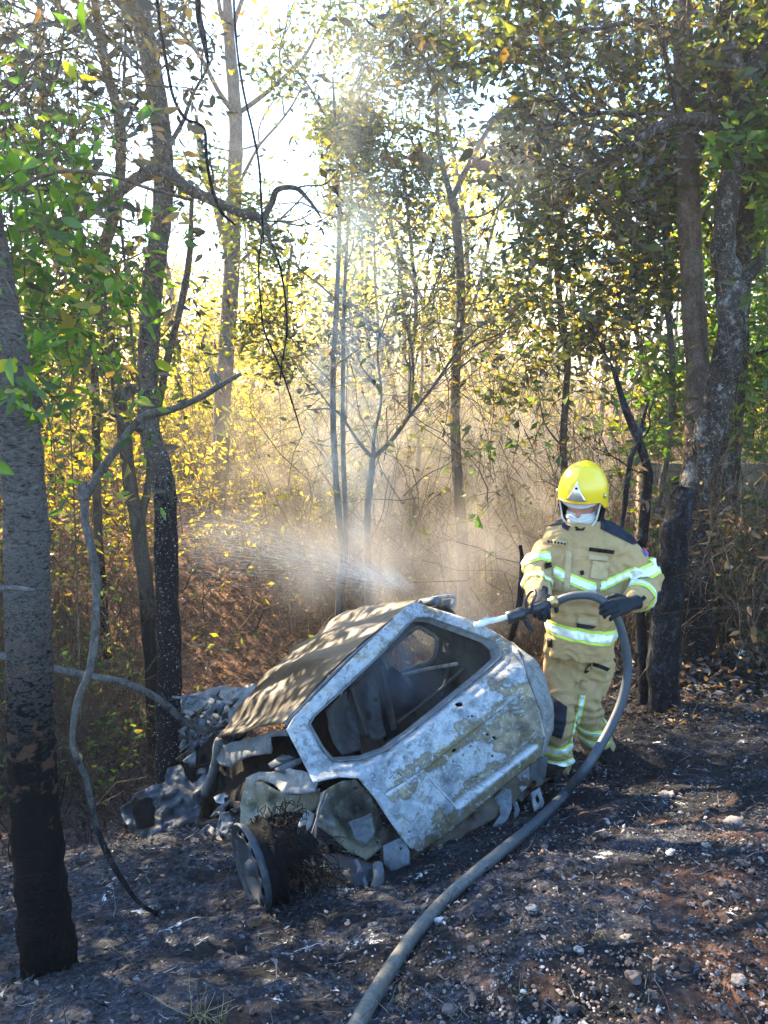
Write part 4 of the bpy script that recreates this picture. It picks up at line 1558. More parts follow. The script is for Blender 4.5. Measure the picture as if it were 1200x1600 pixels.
patch('pocket_dark_strip', [(901, 973), (932, 979), (925, 983), (901, 980)], M_NAVY, lift=.010)  # dark strip standing in for the shaded pocket mouth
patch('badge', [(853, 841), (886, 846), (885, 853), (852, 848)], M_TAN2, lift=.006)
for k in range(6):
    x0 = 856 + k * 5
    patch('badge_stitching', [(x0, 844.5 + k * .75), (x0 + 3.2, 845 + k * .75), (x0 + 3, 848 + k * .75), (x0 - .2, 847.5 + k * .75)], M_DARK, lift=.008)
patch('arm_badge', [(1004, 852), (1009, 854), (1013, 866), (1010, 869), (1005, 862)], M_BLUE, lift=.006)
patch('arm_badge', [(1006, 856), (1009, 857), (1010, 863), (1007, 862)], M_RED, lift=.010)
patch('cuff_strap', [(999, 936), (1006, 930), (1010, 935), (1001, 942)], M_DARK, lift=.012)
patch('elbow_patch', [(1028, 925), (1036, 922), (1032, 935), (1026, 940)], M_NAVY, lift=.006)
patch('jacket_toggle', [(906, 892), (912, 891), (913, 898), (907, 899)], M_DARK, lift=.012)
patch('jacket_toggle', [(851, 880), (861, 878), (862, 886), (853, 889)], M_DARK, lift=.012)
patch('side_tab', [(855, 997), (863, 998), (863, 1012), (856, 1011)], M_DARK, lift=.006)
# collar
mb = MB()
loft(mb, [(at(912, 832, 4.52), FL * .098, FF * .098), (at(912, 824, 4.51), FL * .092, FF * .094), (at(911, 814, 4.51), FL * .086, FF * .092)], 30, 2.1)
V, N, Fq = remesh(mb, .006, 4)
V = wrinkle(V, N, .005, [])
from_vnf('collar', V, Fq, M_TAN, person)

# trousers
mb = MB()
loft(mb, [sec(905, 1012, 4.58, 50, .13), sec(905, 1035, 4.6, 52, .135), sec(903, 1052, 4.6, 50, .13)], 30, 2.3)
limb(mb, [J['hipR'], J['hipR'] * .5 + J['knR'] * .5, J['knR'], J['knR'] * .5 + J['anR'] * .5, J['anR']], [.100, .096, .080, .078, .084])
limb(mb, [J['hipL'], J['hipL'] * .5 + J['knL'] * .5, J['knL'], J['knL'] * .5 + J['anL'] * .5, J['anL']], [.108, .104, .086, .082, .090])
V, N, Fq = remesh(mb, .0085, 5)
V = wrinkle(V, N, .015, [(J['knL'], [.2, 0, 1], .12, .06, .010), (J['anR'], [0, 0, 1], .10, .05, .010), (J['anL'], [-.3, 0, 1], .11, .05, .010), (J['knR'], [.2, 0, 1], .10, .05, .008), (at(905, 1045, 4.5), [.6, 0, 1], .12, .06, .006)])
from_vnf('trousers', V, Fq, M_TAN, person)
TT = (V, N, Fq)
dR, dL = unit(J['anR'] - J['knR']), unit(J['anL'] - J['knL'])
isR = lambda p: axdist(p, J['knR'], J['anR']) < .125 and axdist(p, J['knR'], J['anR']) <= axdist(p, J['knL'], J['anL'])
isL = lambda p: axdist(p, J['knL'], J['anL']) < .125 and axdist(p, J['knL'], J['anL']) < axdist(p, J['knR'], J['anR'])
tape(TT, at(874, 1166, 4.5), unit(dR + .10 * FL), isR, .026)
tape(TT, at(874, 1187, 4.5), unit(dR + .05 * FL), isR, .020)
tape(TT, at(920, 1130, 4.6), unit(dL + .55 * -FL), isL, .020)
tape(TT, at(925, 1158, 4.6), unit(dL + .30 * -FL), isL, .028)
# the side stripe down the forward leg
tape(TT, at(903, 1125, 4.45), np.cross(unit(at(895, 1165, 4.45) - at(911, 1088, 4.45)), FF), lambda p: 1086 < proj_px(p)[1] < 1160 and (p - CAM) @ FW < 4.62, .017)
patch('knee_patch', [(852, 1080), (866, 1090), (890, 1106), (884, 1130), (882, 1156), (860, 1148), (850, 1120)], M_NAVY, *TT)
patch('cargo_pocket', [(922, 1030), (955, 1034), (948, 1052), (925, 1046)], M_TAN2, *TT, lift=.010)
patch('pocket_dark_strip', [(926, 1034), (953, 1044), (949, 1049), (926, 1040)], M_DARK, *TT, lift=.014)  # shade of the open pocket laid on as a dark strip
M_SMUDGE = plain('soot smudged cloth', (.12, .095, .07), .9, 0, 60, .5, .4)
mb = MB()
tube(mb, [at(925, 1037, 4.46), at(918, 1042, 4.45), at(914, 1051, 4.45), at(920, 1048, 4.44)], .005, 6)
mb.build('belt_clip', M_DARK, person)

# boots
for s, an, toe in (('R', J['anR'], unit([-.35, -.93, 0])), ('L', J['anL'], unit([.1, -.99, 0]))):
    mb = MB()
    g = float(ground_z(an[0], an[1])) + .005
    b0 = np.array([an[0], an[1], g])
    limb(mb, [an + np.array([0, 0, .0]), b0 + np.array([0, 0, .09])], [.062, .06])
    sd2 = np.cross(toe, UZ)
    loft(mb, [(b0 - toe * .09 + UZ * .045, sd2 * .036, UZ * .045), (b0 - toe * .02 + UZ * .06, sd2 * .045, UZ * .06), (b0 + toe * .08 + UZ * .05, sd2 * .050, UZ * .05), (b0 + toe * .16 + UZ * .042, sd2 * .050, UZ * .042), (b0 + toe * .205 + UZ * .032, sd2 * .035, UZ * .03)], 20, 2.6)
    V, N, Fq = remesh(mb, .007, 4)
    from_vnf('boot', V, Fq, M_BOOT, person)

# hood cloth over mouth and neck
mb = MB()
ellipsoid(mb, hc - HU * .052 + HF * .020, HR * .088, HF * .096, HU * .052)
ellipsoid(mb, hc - HU * .085 + HF * .020, HR * .070, HF * .078, HU * .040)
ellipsoid(mb, hc + HU * .01 - HF * .03, HR * .094, HF * .08, HU * .13)
limb(mb, [hc - HU * .07 - HF * .01, at(912, 826, 4.53)], [.068, .078])
V, N, Fq = remesh(mb, .006, 4)
q = V - hc
V = V + N * (.0035 * np.sin((q @ HU) / .020 * 2 * np.pi + 3 * fbm(V, 9, 2, 3)) * (q @ HF > 0))[:, None] + N * (.003 * fbm(V, 18, 3, 5))[:, None]
from_vnf('hood', V, Fq, M_MASK, person)

# helmet
mb = MB()
hcen = hc + HU * .082 - HF * .012
na, npn = 72, 26
Vh = []
for a in range(na):
    az = 2 * np.pi * a / na
    f, r = math.cos(az), math.sin(az)
    # lower edge by azimuth: brim high in front, low at the sides and back
    low = np.interp(f, [-1, -.2, .25, .55, .8, 1], [-.85, -.80, -.62, -.16, -.10, -.10])
    for b in range(npn):
        ph = math.pi / 2 - (math.pi / 2 - low) * (b / (npn - 1))
        rx, ry, rz = .140, .168, .178
        cph = max(math.cos(ph), .0) ** .88
        h = math.sin(ph)
        if h < 0:
            cph = 1 + .10 * h * 0
            P = hcen + HF * ry * f * cph * (1.0 + .04 * (-h)) + HR * rx * r * cph * (1.0) + HU * h * .115
        else:
            P = hcen + HF * ry * f * cph + HR * rx * r * cph + HU * rz * h
        # crest ridge
        P = P + HU * .004 * math.exp(-(r * cph / .16) ** 2) * (h > 0)
        Vh.append(P)
i = np.arange(na)[:, None] * npn
i2 = ((np.arange(na) + 1) % na)[:, None] * npn
j = np.arange(npn - 1)[None]
mb.add(np.array(Vh), [np.stack([i + j, i2 + j, i2 + j + 1, i + j + 1], -1).reshape(-1, 4)])
hel = mb.build('helmet', M_HELM, person)
m = hel.modifiers.new('thickness', 'SOLIDIFY')
m.thickness = .006
m.offset = -1
mb = MB()
rim = [Vh[a * npn + npn - 1] for a in range(na)] + [Vh[npn - 1]]
tube(mb, np.array(rim), .0055, 6, smoothed=True)
M_RIM = plain('amber helmet rim', (.75, .38, .02), .35)
mb.build('helmet_rim', M_RIM, hel)
# front plate
mb = MB()
W8 = []


def dome(az, ph, off=.004):
    f, r = math.cos(az), math.sin(az)
    return hcen + HF * (.168 + off) * f * math.cos(ph) + HR * (.140 + off) * r * math.cos(ph) + HU * (.178 + off) * math.sin(ph)


rows = 10
for k in range(rows + 1):
    ph = .02 + .62 * k / rows
    hw = .40 * (1 - (k / rows)) ** 1.25 + .015
    for s in np.linspace(-1, 1, 9):
        W8.append(dome(s * hw, ph))
i = np.arange(rows)[:, None] * 9 + np.arange(8)[None]
mb.add(np.array(W8), [np.stack([i, i + 1, i + 10, i + 9], -1).reshape(-1, 4)])
pl_ = mb.build('front_plate', M_SILVER, hel)
pl_.modifiers.new('thickness', 'SOLIDIFY').thickness = .003
for s in (-1, 1):
    mb = MB()
    lathe(mb, [(.0, .006), (.012, .005), (.014, 0)], dome(s * 1.25, .05, .004), HR * s, HU, 14)
    mb.build('helmet_bolt', M_SILVER, hel)
mb = MB()
lathe(mb, [(.0, .004), (.007, .003), (.008, 0)], dome(.0, .42, .008), HF, HU, 12)
mb.build('plate_emblem', M_DARK, pl_)
# visor
mb = MB()
W8 = []
for k in range(7):
    for s in np.linspace(-1, 1, 21):
        az = s * 1.0
        ph = .0
        W8.append(hcen + HF * (.150 + .006 * k / 6) * math.cos(az) + HR * (.126) * math.sin(az) + HU * (-.012 - .034 * k / 6 * (1 - .45 * s * s)))
i = np.arange(6)[:, None] * 21 + np.arange(20)[None]
mb.add(np.array(W8), [np.stack([i, i + 1, i + 22, i + 21], -1).reshape(-1, 4)])
v_ = mb.build('visor', M_VISOR, hel)
v_.modifiers.new('thickness', 'SOLIDIFY').thickness = .003
# neck guard and chin strap
mb = MB()
W8 = []
for k in range(6):
    for s in np.linspace(0, 1, 25):
        az = math.radians(75) + s * math.radians(210)
        W8.append(hcen + HF * (.160 - .004 * k) * math.cos(az) + HR * (.132 - .003 * k) * math.sin(az) + HU * (-.07 - .022 * k) + rng.normal(0, .001, 3))
i = np.arange(5)[:, None] * 25 + np.arange(24)[None]
mb.add(np.array(W8), [np.stack([i, i + 1, i + 26, i + 25], -1).reshape(-1, 4)])
ng = mb.build('neck_guard', M_DARK, hel)
ng.modifiers.new('thickness', 'SOLIDIFY').thickness = .004
for s in (-1, 1):
    mb = MB()
    tube(mb, [hcen + HR * s * .128 + HF * .05 - HU * .07, hc + HR * s * .098 + HF * .04 - HU * .07, hc + HR * s * .06 + HF * .06 - HU * .125, hc + HF * .075 - HU * .142], .009, 6)
    mb.build('chin_strap', M_DARK, hel)
for s in (-1, 1):
    mb = MB()
    tube(mb, [hcen + HR * s * .118 + HF * .075 - HU * .03, hc + HR * s * .104 + HF * .07 - HU * .02, hc + HR * s * .094 + HF * .075 - HU * .06, hc + HR * s * .06 + HF * .09 - HU * .10], .005, 6)
    mb.build('face_frame', M_MASK, hel)


# ---------------------------------------------------------------- gloved hands
def hand(name, wrist, d, nrm, curls, thumb, sgn=1, size=1.18, spread=.0):
    """d: wrist to knuckles, nrm: palm side; curls: per finger three bend angles"""
    d, nrm = unit(d), unit(nrm)
    nrm = unit(nrm - d * (nrm @ d))
    s = np.cross(d, nrm) * sgn            # towards the thumb side
    mb = MB()
    L = .092 * size
    W = .040 * size
    loft(mb, [(wrist - d * .05, s * .034 * size, nrm * .030 * size), (wrist, s * .031 * size, nrm * .025 * size), (wrist + d * L * .45, s * W, nrm * .020 * size), (wrist + d * L * .95, s * W * 1.05, nrm * .016 * size)], 20, 2.4)
    lens = [(.040, .026, .021), (.046, .030, .023), (.043, .028, .022), (.034, .021, .019)]
    for q in range(4):
        off = (1.5 - q) * .0215 * size
        p = wrist + d * L * (.93 - .03 * abs(q - 1)) + s * off
        ang = 0
        r = [.0115, .0122, .0115, .0100][q] * size
        dd = unit(d + s * spread * (1.5 - q))
        for k in range(3):
            ang += curls[q][k]
            v = dd * math.cos(ang) + nrm * math.sin(ang)
            p2 = p + v * lens[q][k] * size
            capsule(mb, p, r * (1 - .06 * k), p2, r * (.94 - .06 * k), 14, 5)
            p = p2
    # thumb
    p = wrist + d * .022 * size + s * W * .8
    for k, (vec, ln, r) in enumerate(thumb):
        v = unit(d * vec[0] + s * vec[1] + nrm * vec[2])
        p2 = p + v * ln * size
        capsule(mb, p, r * size, p2, r * .92 * size, 14, 5)
        p = p2
    V, N, Fq = remesh(mb, .0036, 3)
    V = V + N * (.0012 * fbm(V, 60, 3, 7))[:, None]
    return from_vnf('glove', V, Fq, M_GLOVE, person)


# hose centreline first, so that the hands can close on it
HOSE = [at(868, 940, 4.16), at(886, 933, 4.14), at(905, 930, 4.12), at(928, 932, 4.10), at(948, 944, 4.08), at(964, 966, 4.08), at(975, 1000, 4.10), at(981, 1040, 4.12), at(976, 1080, 4.12), at(962, 1120, 4.10),
        at(940, 1162, 4.06), at(912, 1205, 4.00), gpt(880, 1243, .024), gpt(835, 1288, .024), gpt(790, 1325, .024), gpt(738, 1368, .024), gpt(690, 1412, .024), gpt(645, 1464, .024), gpt(605, 1522, .024), gpt(563, 1592, .024),
        gpt(520, 1680, .024), gpt(470, 1800, .024)]
hw_ = J['wrL']
grip = at(957, 955, 4.08)
dl = unit(at(952, 951, 4.06) - at(990, 945, 4.19))
hand('glove', at(986, 943, 4.09), unit(at(958, 950, 4.035) - at(986, 943, 4.09)), unit([.05, .80, -.6]),
     [(.45, .85, .6), (.40, .95, .7), (.42, .95, .7), (.50, .9, .7)], [((.7, .7, .3), .036, .015), ((.9, .2, .8), .030, .013), ((.8, -.1, .9), .024, .0115)], sgn=-1)
nz0, nz1 = at(868, 940, 4.16), at(802, 963, 4.10)
na_ = unit(nz1 - nz0)
mid = nz0 * .62 + nz1 * .38
hand('glove', at(846, 930, 4.24), unit(mid + np.array([0, -.03, 0]) - at(846, 930, 4.24)), unit([.2, .35, -.9]),
     [(.45, 1.0, .8), (.45, 1.05, .8), (.45, 1.05, .8), (.5, 1.0, .8)], [((.6, .8, .2), .034, .015), ((.9, .3, .6), .030, .013), ((.7, -.1, .9), .024, .0115)], sgn=1)

# ================================================================ HOSE, NOZZLE, JET
n = NT('grey fire hose rubber')
sp = n.sep(n.pos())
a = n.noise(40, 5, .7)
c = n.mix(a, (.024, .036, .048), (.052, .068, .085))
mud = n.math('ADD', n.step(n.math('MULTIPLY', sp[1], -1.0), -3.3, -2.6), n.math('MULTIPLY', n.step(n.noise(9, 5, .7), .52, .7), .5))
c = n.mix(n.math('MULTIPLY', n.math('MINIMUM', mud, 1.0), .85), c, n.ramp(n.noise(30, 6, .7, dist=1.5), [(.3, (.06, .06, .05)), (.5, (.10, .10, .085)), (.65, (.17, .165, .14)), (.8, (.09, .085, .07))]))
n.bump(n.noise(70, 5, .7), .3, .003)
M_HOSE = n.done(c, .55)
hose = empty('fire_hose', gpt(700, 1405), 'thick grey fire hose looping from the nozzle down across the ash', 'hose')
mb = MB()
tube(mb, HOSE, [.022] * 3 + [.023] * 5 + [.0245] * 14, 20, 10)
mb.build('hose_line', M_HOSE, hose)
M_NOZ = plain('black nozzle', (.018, .022, .028), .4, 0, 40, .4, .2)
M_BRASS = plain('worn brass', (.45, .33, .15), .35, .8, 40, .3, .2)
nz = MB()
L_ = np.linalg.norm(nz1 - nz0)
lathe(nz, [(.0, 0), (.022, 0), (.022, .05), (.026, .055), (.026, .13), (.021, .135), (.021, .17), (.033, .175), (.035, .20), (.030, .22), (.034, .235), (.034, .27), (.022, .275), (.0, .262)], nz0 + na_ * .02, na_, [0, 0, 1], 26)
no_ = nz.build('nozzle', M_NOZ, hose)
mb = MB()
lathe(mb, [(.020, -.03), (.029, -.03), (.029, -.012), (.033, -.010), (.033, .008), (.027, .01), (.027, .028), (.02, .03)], nz0 + na_ * .01, na_, [0, 0, 1], 24)
mb.build('coupling', M_BRASS, hose)
up_ = unit(np.cross(np.cross(na_, UZ), na_))
mb = MB()
q0 = nz0 + na_ * .16
sidev = unit(np.cross(na_, up_))
for s in (-1, 1):
    tube(mb, [q0 + sidev * .030 * s, q0 + sidev * .036 * s + up_ * .05 - na_ * .01, q0 + sidev * .030 * s + up_ * .085 - na_ * .04, q0 + sidev * .0 * s + up_ * .10 - na_ * .055], .008, 8)
mb.build('bail_handle', M_NOZ, no_)
mb = MB()
tube(mb, [q0 - up_ * .03 + na_ * .03, q0 - up_ * .075 + na_ * .02, q0 - up_ * .11 + na_ * .0], [.018, .019, .016], 12)
mb.build('pistol_grip', M_NOZ, no_)

# water: white jet from the nozzle in through the rear window, spray leaving through the far side
n = NT('jetting water')
n.set(n.bsdf.inputs['Transmission Weight'], .3)
M_WATER = n.done((.86, .90, .94), .25, spec=.8)
M_DROP = n.done((.86, .90, .94), .25, spec=.8)
j0 = nz1
j1 = at(742, 974, 4.02)
mb = MB()
jp = [j0 + (j1 - j0) * s - UZ * .01 * s * s for s in np.linspace(0, 1, 10)]
tube(mb, jp, list(.015 + .006 * rng.uniform(-1, 1, 10) * np.linspace(0, 1, 10)), 12, 3, rough=.25, rs=25)
for q in range(40):
    s0 = rng.uniform(.1, .9)
    o_ = rng.normal(0, .012, 3) * s0
    tube(mb, [j0 + (j1 - j0) * s0 + o_, j0 + (j1 - j0) * (s0 + .12) + o_ * 1.25], [.0025, .001], 4, 1)
tag(mb.build('water_jet', M_WATER), kind='stuff')


def droplets(name, n, org, dirs, dist, ln, r, mat):
    """thin drawn-out drops, each a closed sliver"""
    P = org + dirs * dist[:, None]
    P[:, 2] -= .5 * 9.8 * (dist / 11.0) ** 2
    T = dirs.copy()
    T[:, 2] -= 9.8 * dist / 121.0
    T /= np.linalg.norm(T, axis=1)[:, None]
    a = np.cross(T, UZ)
    a /= np.linalg.norm(a, axis=1)[:, None]
    b = np.cross(T, a)
    V = np.stack([P, P + T * ln[:, None] * .5 + a * r[:, None], P + T * ln[:, None] * .5 - a * r[:, None] * .5 + b * r[:, None] * .87, P + T * ln[:, None] * .5 - a * r[:, None] * .5 - b * r[:, None] * .87, P + T * ln[:, None]], 1)
    F = np.array([[0, 1, 2], [0, 2, 3], [0, 3, 1], [4, 2, 1], [4, 3, 2], [4, 1, 3]])[None] + (np.arange(len(P)) * 5)[:, None, None]
    mb = MB()
    mb.add(V.reshape(-1, 3), [F.reshape(-1, 3)])
    return tag(mb.build(name, mat, smooth=False), kind='stuff')


src = at(668, 940, 5.0)
nd = 4600
px = 265 + 390 * rng.beta(1.2, 1.25, nd)
u = (655 - px) / 390
pyc = 925 - 82 * u - 14 * np.sin(u * 3)
py = pyc + rng.normal(0, 1, nd) * (4 + 38 * u)
tt = 5.2 + 2.4 * u + rng.normal(0, .35, nd)
tgt = np.array([at(a, b, c) for a, b, c in zip(px, py, tt)])
D = tgt - src
ds = np.linalg.norm(D, axis=1)
D /= ds[:, None]
D[:, 2] += .5 * 9.8 * ds / 121.0
droplets('water_spray', nd, src, D, ds, rng.uniform(.06, .32, nd), rng.uniform(.0003, .0009, nd) * (.35 + .8 * u), M_DROP)
# ================================================================ VEGETATION
def leaf_mat(name, stops, trans=.5, rough=.6, tcol=1.25):
    """stops: colours picked per leaf"""
    n = NT(name)
    r = n.new('ShaderNodeNewGeometry').outputs['Random Per Island']
    c = n.ramp(r, stops)
    c = n.mix(n.math('MULTIPLY', n.noise(35, 3), .5), c, n.mix(.5, c, (.05, .04, .02)))
    d = n.new('ShaderNodeBsdfDiffuse', {'Color': c})
    tc = n.mix(1.0, c, (tcol, tcol * .95, .45), 'MULTIPLY')
    t = n.new('ShaderNodeBsdfTranslucent', {'Color': tc})
    g = n.new('ShaderNodeBsdfGlossy', {'Color': (.6, .6, .6), 'Roughness': .45})
    m = n.new('ShaderNodeMixShader', {0: trans, 1: d.outputs[0], 2: t.outputs[0]})
    m2 = n.new('ShaderNodeMixShader', {0: .04, 1: m.outputs[0], 2: g.outputs[0]})
    n.t.links.new(m2.outputs[0], n.out.inputs[0])
    n.n.remove(n.bsdf)
    return n.m


L_YEL = leaf_mat('backlit yellow green leaf', [(0, (.16, .17, .02)), (.35, (.30, .29, .025)), (.7, (.48, .40, .03)), (.9, (.50, .30, .04)), (1, (.22, .11, .03))], .66, tcol=1.9)
L_GRN = leaf_mat('green leaf', [(0, (.03, .08, .015)), (.4, (.055, .15, .02)), (.75, (.11, .24, .03)), (.92, (.28, .30, .04)), (1, (.20, .11, .04))], .58, tcol=1.8)
L_OLV = leaf_mat('olive dusty leaf', [(0, (.03, .05, .03)), (.4, (.06, .095, .045)), (.7, (.12, .15, .05)), (.88, (.24, .22, .05)), (1, (.14, .08, .04))], .5, tcol=1.7)
L_GREY = leaf_mat('scorched grey leaf', [(0, (.02, .022, .022)), (.4, (.05, .055, .05)), (.7, (.10, .10, .085)), (.9, (.19, .17, .13)), (1, (.26, .15, .08))], .25, tcol=1.3)
L_DRY = leaf_mat('dry brown leaf', [(0, (.05, .03, .018)), (.4, (.12, .07, .035)), (.7, (.22, .13, .065)), (1, (.36, .26, .16))], .35, tcol=1.4)


def bark(name, cols, sc=1.0, char_top=None, fleck=.0, bumpd=.012):
    """charring climbs the trunk to about char_top metres (world height)"""
    n = NT(name)
    p = n.pos()
    b = n.noise(7 * sc, 7, .7, stretch=(1, 1, .45), dist=.8)
    f = n.noise(34 * sc, 6, .75, stretch=(1, 1, .9), dist=.6)
    c = n.ramp(n.math('ADD', n.math('MULTIPLY', b, .6), n.math('MULTIPLY', f, .4)), [(.36, cols[0]), (.47, cols[1]), (.54, cols[2]), (.64, cols[3])])
    pl = n.noise(26 * sc, 5, .7, stretch=(1, 1, .8), dist=1.0)
    c = n.mix(n.math('MULTIPLY', n.step(pl, .56, .66), .6), c, tuple(min(1, x * 1.1) for x in cols[3]))
    h = n.sep(p)[2]
    if char_top is not None:
        k = n.math('SUBTRACT', char_top, h)
        k = n.math('ADD', n.math('MULTIPLY', k, .9), n.math('MULTIPLY', n.math('SUBTRACT', b, .5), 2.6))
        k = n.step(k, -.15, .45)
        chc = n.ramp(f, [(.35, (.002, .002, .003)), (.55, (.007, .0075, .009)), (.72, (.03, .033, .04))])
        c = n.mix(k, c, chc)
    if fleck:
        fl = n.step(n.noise(55, 5, .7, dist=.8), .60, .66)
        c = n.mix(n.math('MULTIPLY', fl, fleck), c, (.62, .64, .62))
    n.bump(n.math('ADD', b, n.math('MULTIPLY', f, .6)), .9, bumpd)
    return n.done(c, .92, spec=.08)


B_BIG = bark('flaking grey bark, charred foot', [(.03, .026, .024), (.06, .052, .048), (.11, .10, .092), (.19, .18, .17)], 1.3, .55, .0, .03)
n = NT('flaking grey bark with charred foot')
p_ = n.pos()
fl1 = n.noise(24, 6, .75, stretch=(1, 1, 2.3), dist=1.4)
fl2 = n.noise(52, 5, .7, stretch=(1, 1, 1.8), dist=.8)
c = n.ramp(fl1, [(.36, (.03, .027, .025)), (.44, (.10, .092, .086)), (.49, (.24, .225, .21)), (.52, (.12, .108, .10)), (.58, (.30, .285, .265)), (.66, (.16, .14, .125))])
c = n.mix(n.math('MULTIPLY', n.step(fl2, .5, .62), .5), c, (.045, .038, .034))
zb = n.sep(p_)[2]
kb = n.step(n.math('ADD', n.math('SUBTRACT', .75, zb), n.math('MULTIPLY', n.math('SUBTRACT', fl1, .5), 3.2)), -.1, .5)
pe = n.math('MULTIPLY', n.step(n.noise(9, 5, .6, stretch=(1, 1, 1.3)), .54, .60), n.step(zb, -.25, .2))
cc = n.mix(n.math('MULTIPLY', pe, .7), (.008, .008, .009), (.15, .085, .055))
c = n.mix(kb, c, cc)
n.bump(n.math('ADD', fl1, n.math('MULTIPLY', fl2, .35)), 1.0, .05)
B_BIG = n.done(c, .92, spec=.08)
B_MID = bark('grey bark, charred foot', [(.03, .024, .02), (.055, .046, .038), (.09, .078, .065), (.15, .135, .12)], 1.6, 1.0, .7, .012)
B_PINK = bark('tan flaking bark', [(.05, .035, .025), (.095, .068, .05), (.15, .11, .085), (.21, .17, .14)], 1.2, -.15, .0, .015)
B_LICH = bark('lichen spotted bark', [(.010, .009, .008), (.024, .020, .017), (.055, .044, .036), (.26, .26, .25)], 1.0, .2, .35, .015)
B_CHAR = bark('charred bark', [(.002, .002, .003), (.0045, .005, .006), (.011, .013, .016), (.07, .08, .10)], 1.5, None, .0, .02)
B_THIN = bark('thin grey brown bark', [(.025, .02, .015), (.05, .04, .03), (.08, .065, .05), (.11, .095, .08)], 2.0, -.2, .0, .004)
B_HAZE = bark('grey sapling bark', [(.035, .032, .03), (.06, .055, .05), (.09, .085, .08), (.13, .12, .115)], 2.0, -.8, .0, .004)
B_TWIG = bark('dry twig bark', [(.035, .026, .017), (.07, .05, .034), (.12, .09, .06), (.17, .135, .10)], 2.5, None, .0, .002)
B_DEAD = bark('bare grey deadwood', [(.04, .036, .032), (.075, .068, .062), (.115, .107, .10), (.17, .16, .15)], 2.2, -.1, .0, .004)


def pts_at(L):
    return [at(*q) for q in L]


def branching(mbt, start, d, length, r, depth, ends, bend=.25, up=.05, split=(2, 4), sides=6):
    """a limb with side limbs. ends collects (point, size) for leaves"""
    d = unit(d)
    k = 5
    P = [np.array(start, float)]
    v = d.copy()
    for s in range(k):
        v = unit(v + rng.normal(0, bend, 3) + UZ * up)
        P.append(P[-1] + v * length / k)
    P = np.array(P)
    tube(mbt, P, np.linspace(r, r * .35, k + 1), sides, 2 if depth else 3, rough=.12)
    if depth == 0:
        for s in np.linspace(.3, 1, 5):
            i = s * k
            a = int(min(i, k - 1e-6))
            ends.append(P[a] + (P[a + 1] - P[a]) * (i - a))
        return
    for q in range(rng.integers(split[0], split[1] + 1)):
        s = rng.uniform(.35, 1.0)
        i = s * k
        a = int(min(i, k - 1e-6))
        p = P[a] + (P[a + 1] - P[a]) * (i - a)
        nd = unit(unit(P[min(a + 1, k)] - P[a]) + rng.normal(0, .65, 3))
        branching(mbt, p, nd, length * rng.uniform(.45, .75), r * (1 - .6 * s) * .7, depth - 1, ends, bend * 1.2, up, split, max(3, sides - 2))


def leaf_cloud(mb, ends, per, spread, size, wid=.4, droop=.3, detail=False):
    E = np.array(ends)
    if len(E) == 0:
        return
    n = int(len(E) * per)
    C = E[rng.integers(0, len(E), n)] + rng.normal(0, spread, (n, 3))
    leaves(mb, C, size * rng.uniform(.6, 1.4, n), wid, droop, detail=detail)


TREES = []


def tree(name, label, paths, bmat, limbs=(), lmat=None, per=6, spread=.06, lsize=.07, group=None, cat='tree', rough=.10, twigs=0, droop=.3, depth=1, wid=.42, sides=14, fruit=(), detail=False, extra=None, tl=.5, rs=9):
    """paths: list of (points, radii). limbs: (start, direction, length, radius)"""
    if label is not None and cat in ('tree', 'stump', 'sapling'):
        q0 = list(paths[0][0])
        g0 = float(ground_z(q0[1][0], q0[1][1]))
        q0[0] = np.array([q0[1][0] + .02, q0[1][1] - .02, min(g0, q0[1][2] - .02) - .06])
        paths = [(q0, paths[0][1])] + list(paths[1:])
    base = np.array(paths[0][0][0])
    root = empty(name, base, label, cat, group)
    mbt = MB()
    ends = []
    for i, (P, r) in enumerate(paths):
        P = np.array(P)
        tube(mbt, P, r, sides if i == 0 else 10, 16 if sides > 40 else 6, rough=rough, seed=len(TREES) * 3 + i, rs=rs)
    for (s, d, L, r) in limbs:
        branching(mbt, s, d, L, r, depth, ends)
    if twigs and len(ends):
        E = np.array(ends)
        n = twigs
        S = E[rng.integers(0, len(E), n)]
        D = rng.normal(size=(n, 3)) + UZ * .2
        D /= np.linalg.norm(D, axis=1)[:, None]
        Pt = many_twigs(mbt, S, D, tl * rng.uniform(.4, 1.2, n), .0035 * rng.uniform(.5, 1.2, n), .4)
        ends = ends + list(Pt[:, 2]) + list(Pt[:, 3]) + list(Pt[:, 4])
    mbt.build('trunk', bmat, root)
    if lmat is not None and (len(ends) or extra is not None):
        mbl = MB()
        if extra is not None:
            ends = list(ends) + list(extra)
        leaf_cloud(mbl, ends, per, spread, lsize, wid, droop, detail)
        mbl.build('crown', lmat, root)
    TREES.append(root)
    return root


def blob_pts(cx, cy, t, rx, ry, rt, n):
    """points in an ellipsoid given by pixel centre, depth and radii, clumped"""
    out = []
    k = max(4, n // 14)
    c = rng.normal(size=(k, 3))
    c = c / np.linalg.norm(c, axis=1)[:, None] * rng.uniform(0, 1, (k, 1)) ** .4
    for q in range(n):
        v = c[rng.integers(0, k)] + rng.normal(0, .13, 3)
        out.append(at(cx + v[0] * rx, cy + v[1] * ry, t + v[2] * rt))
    return out


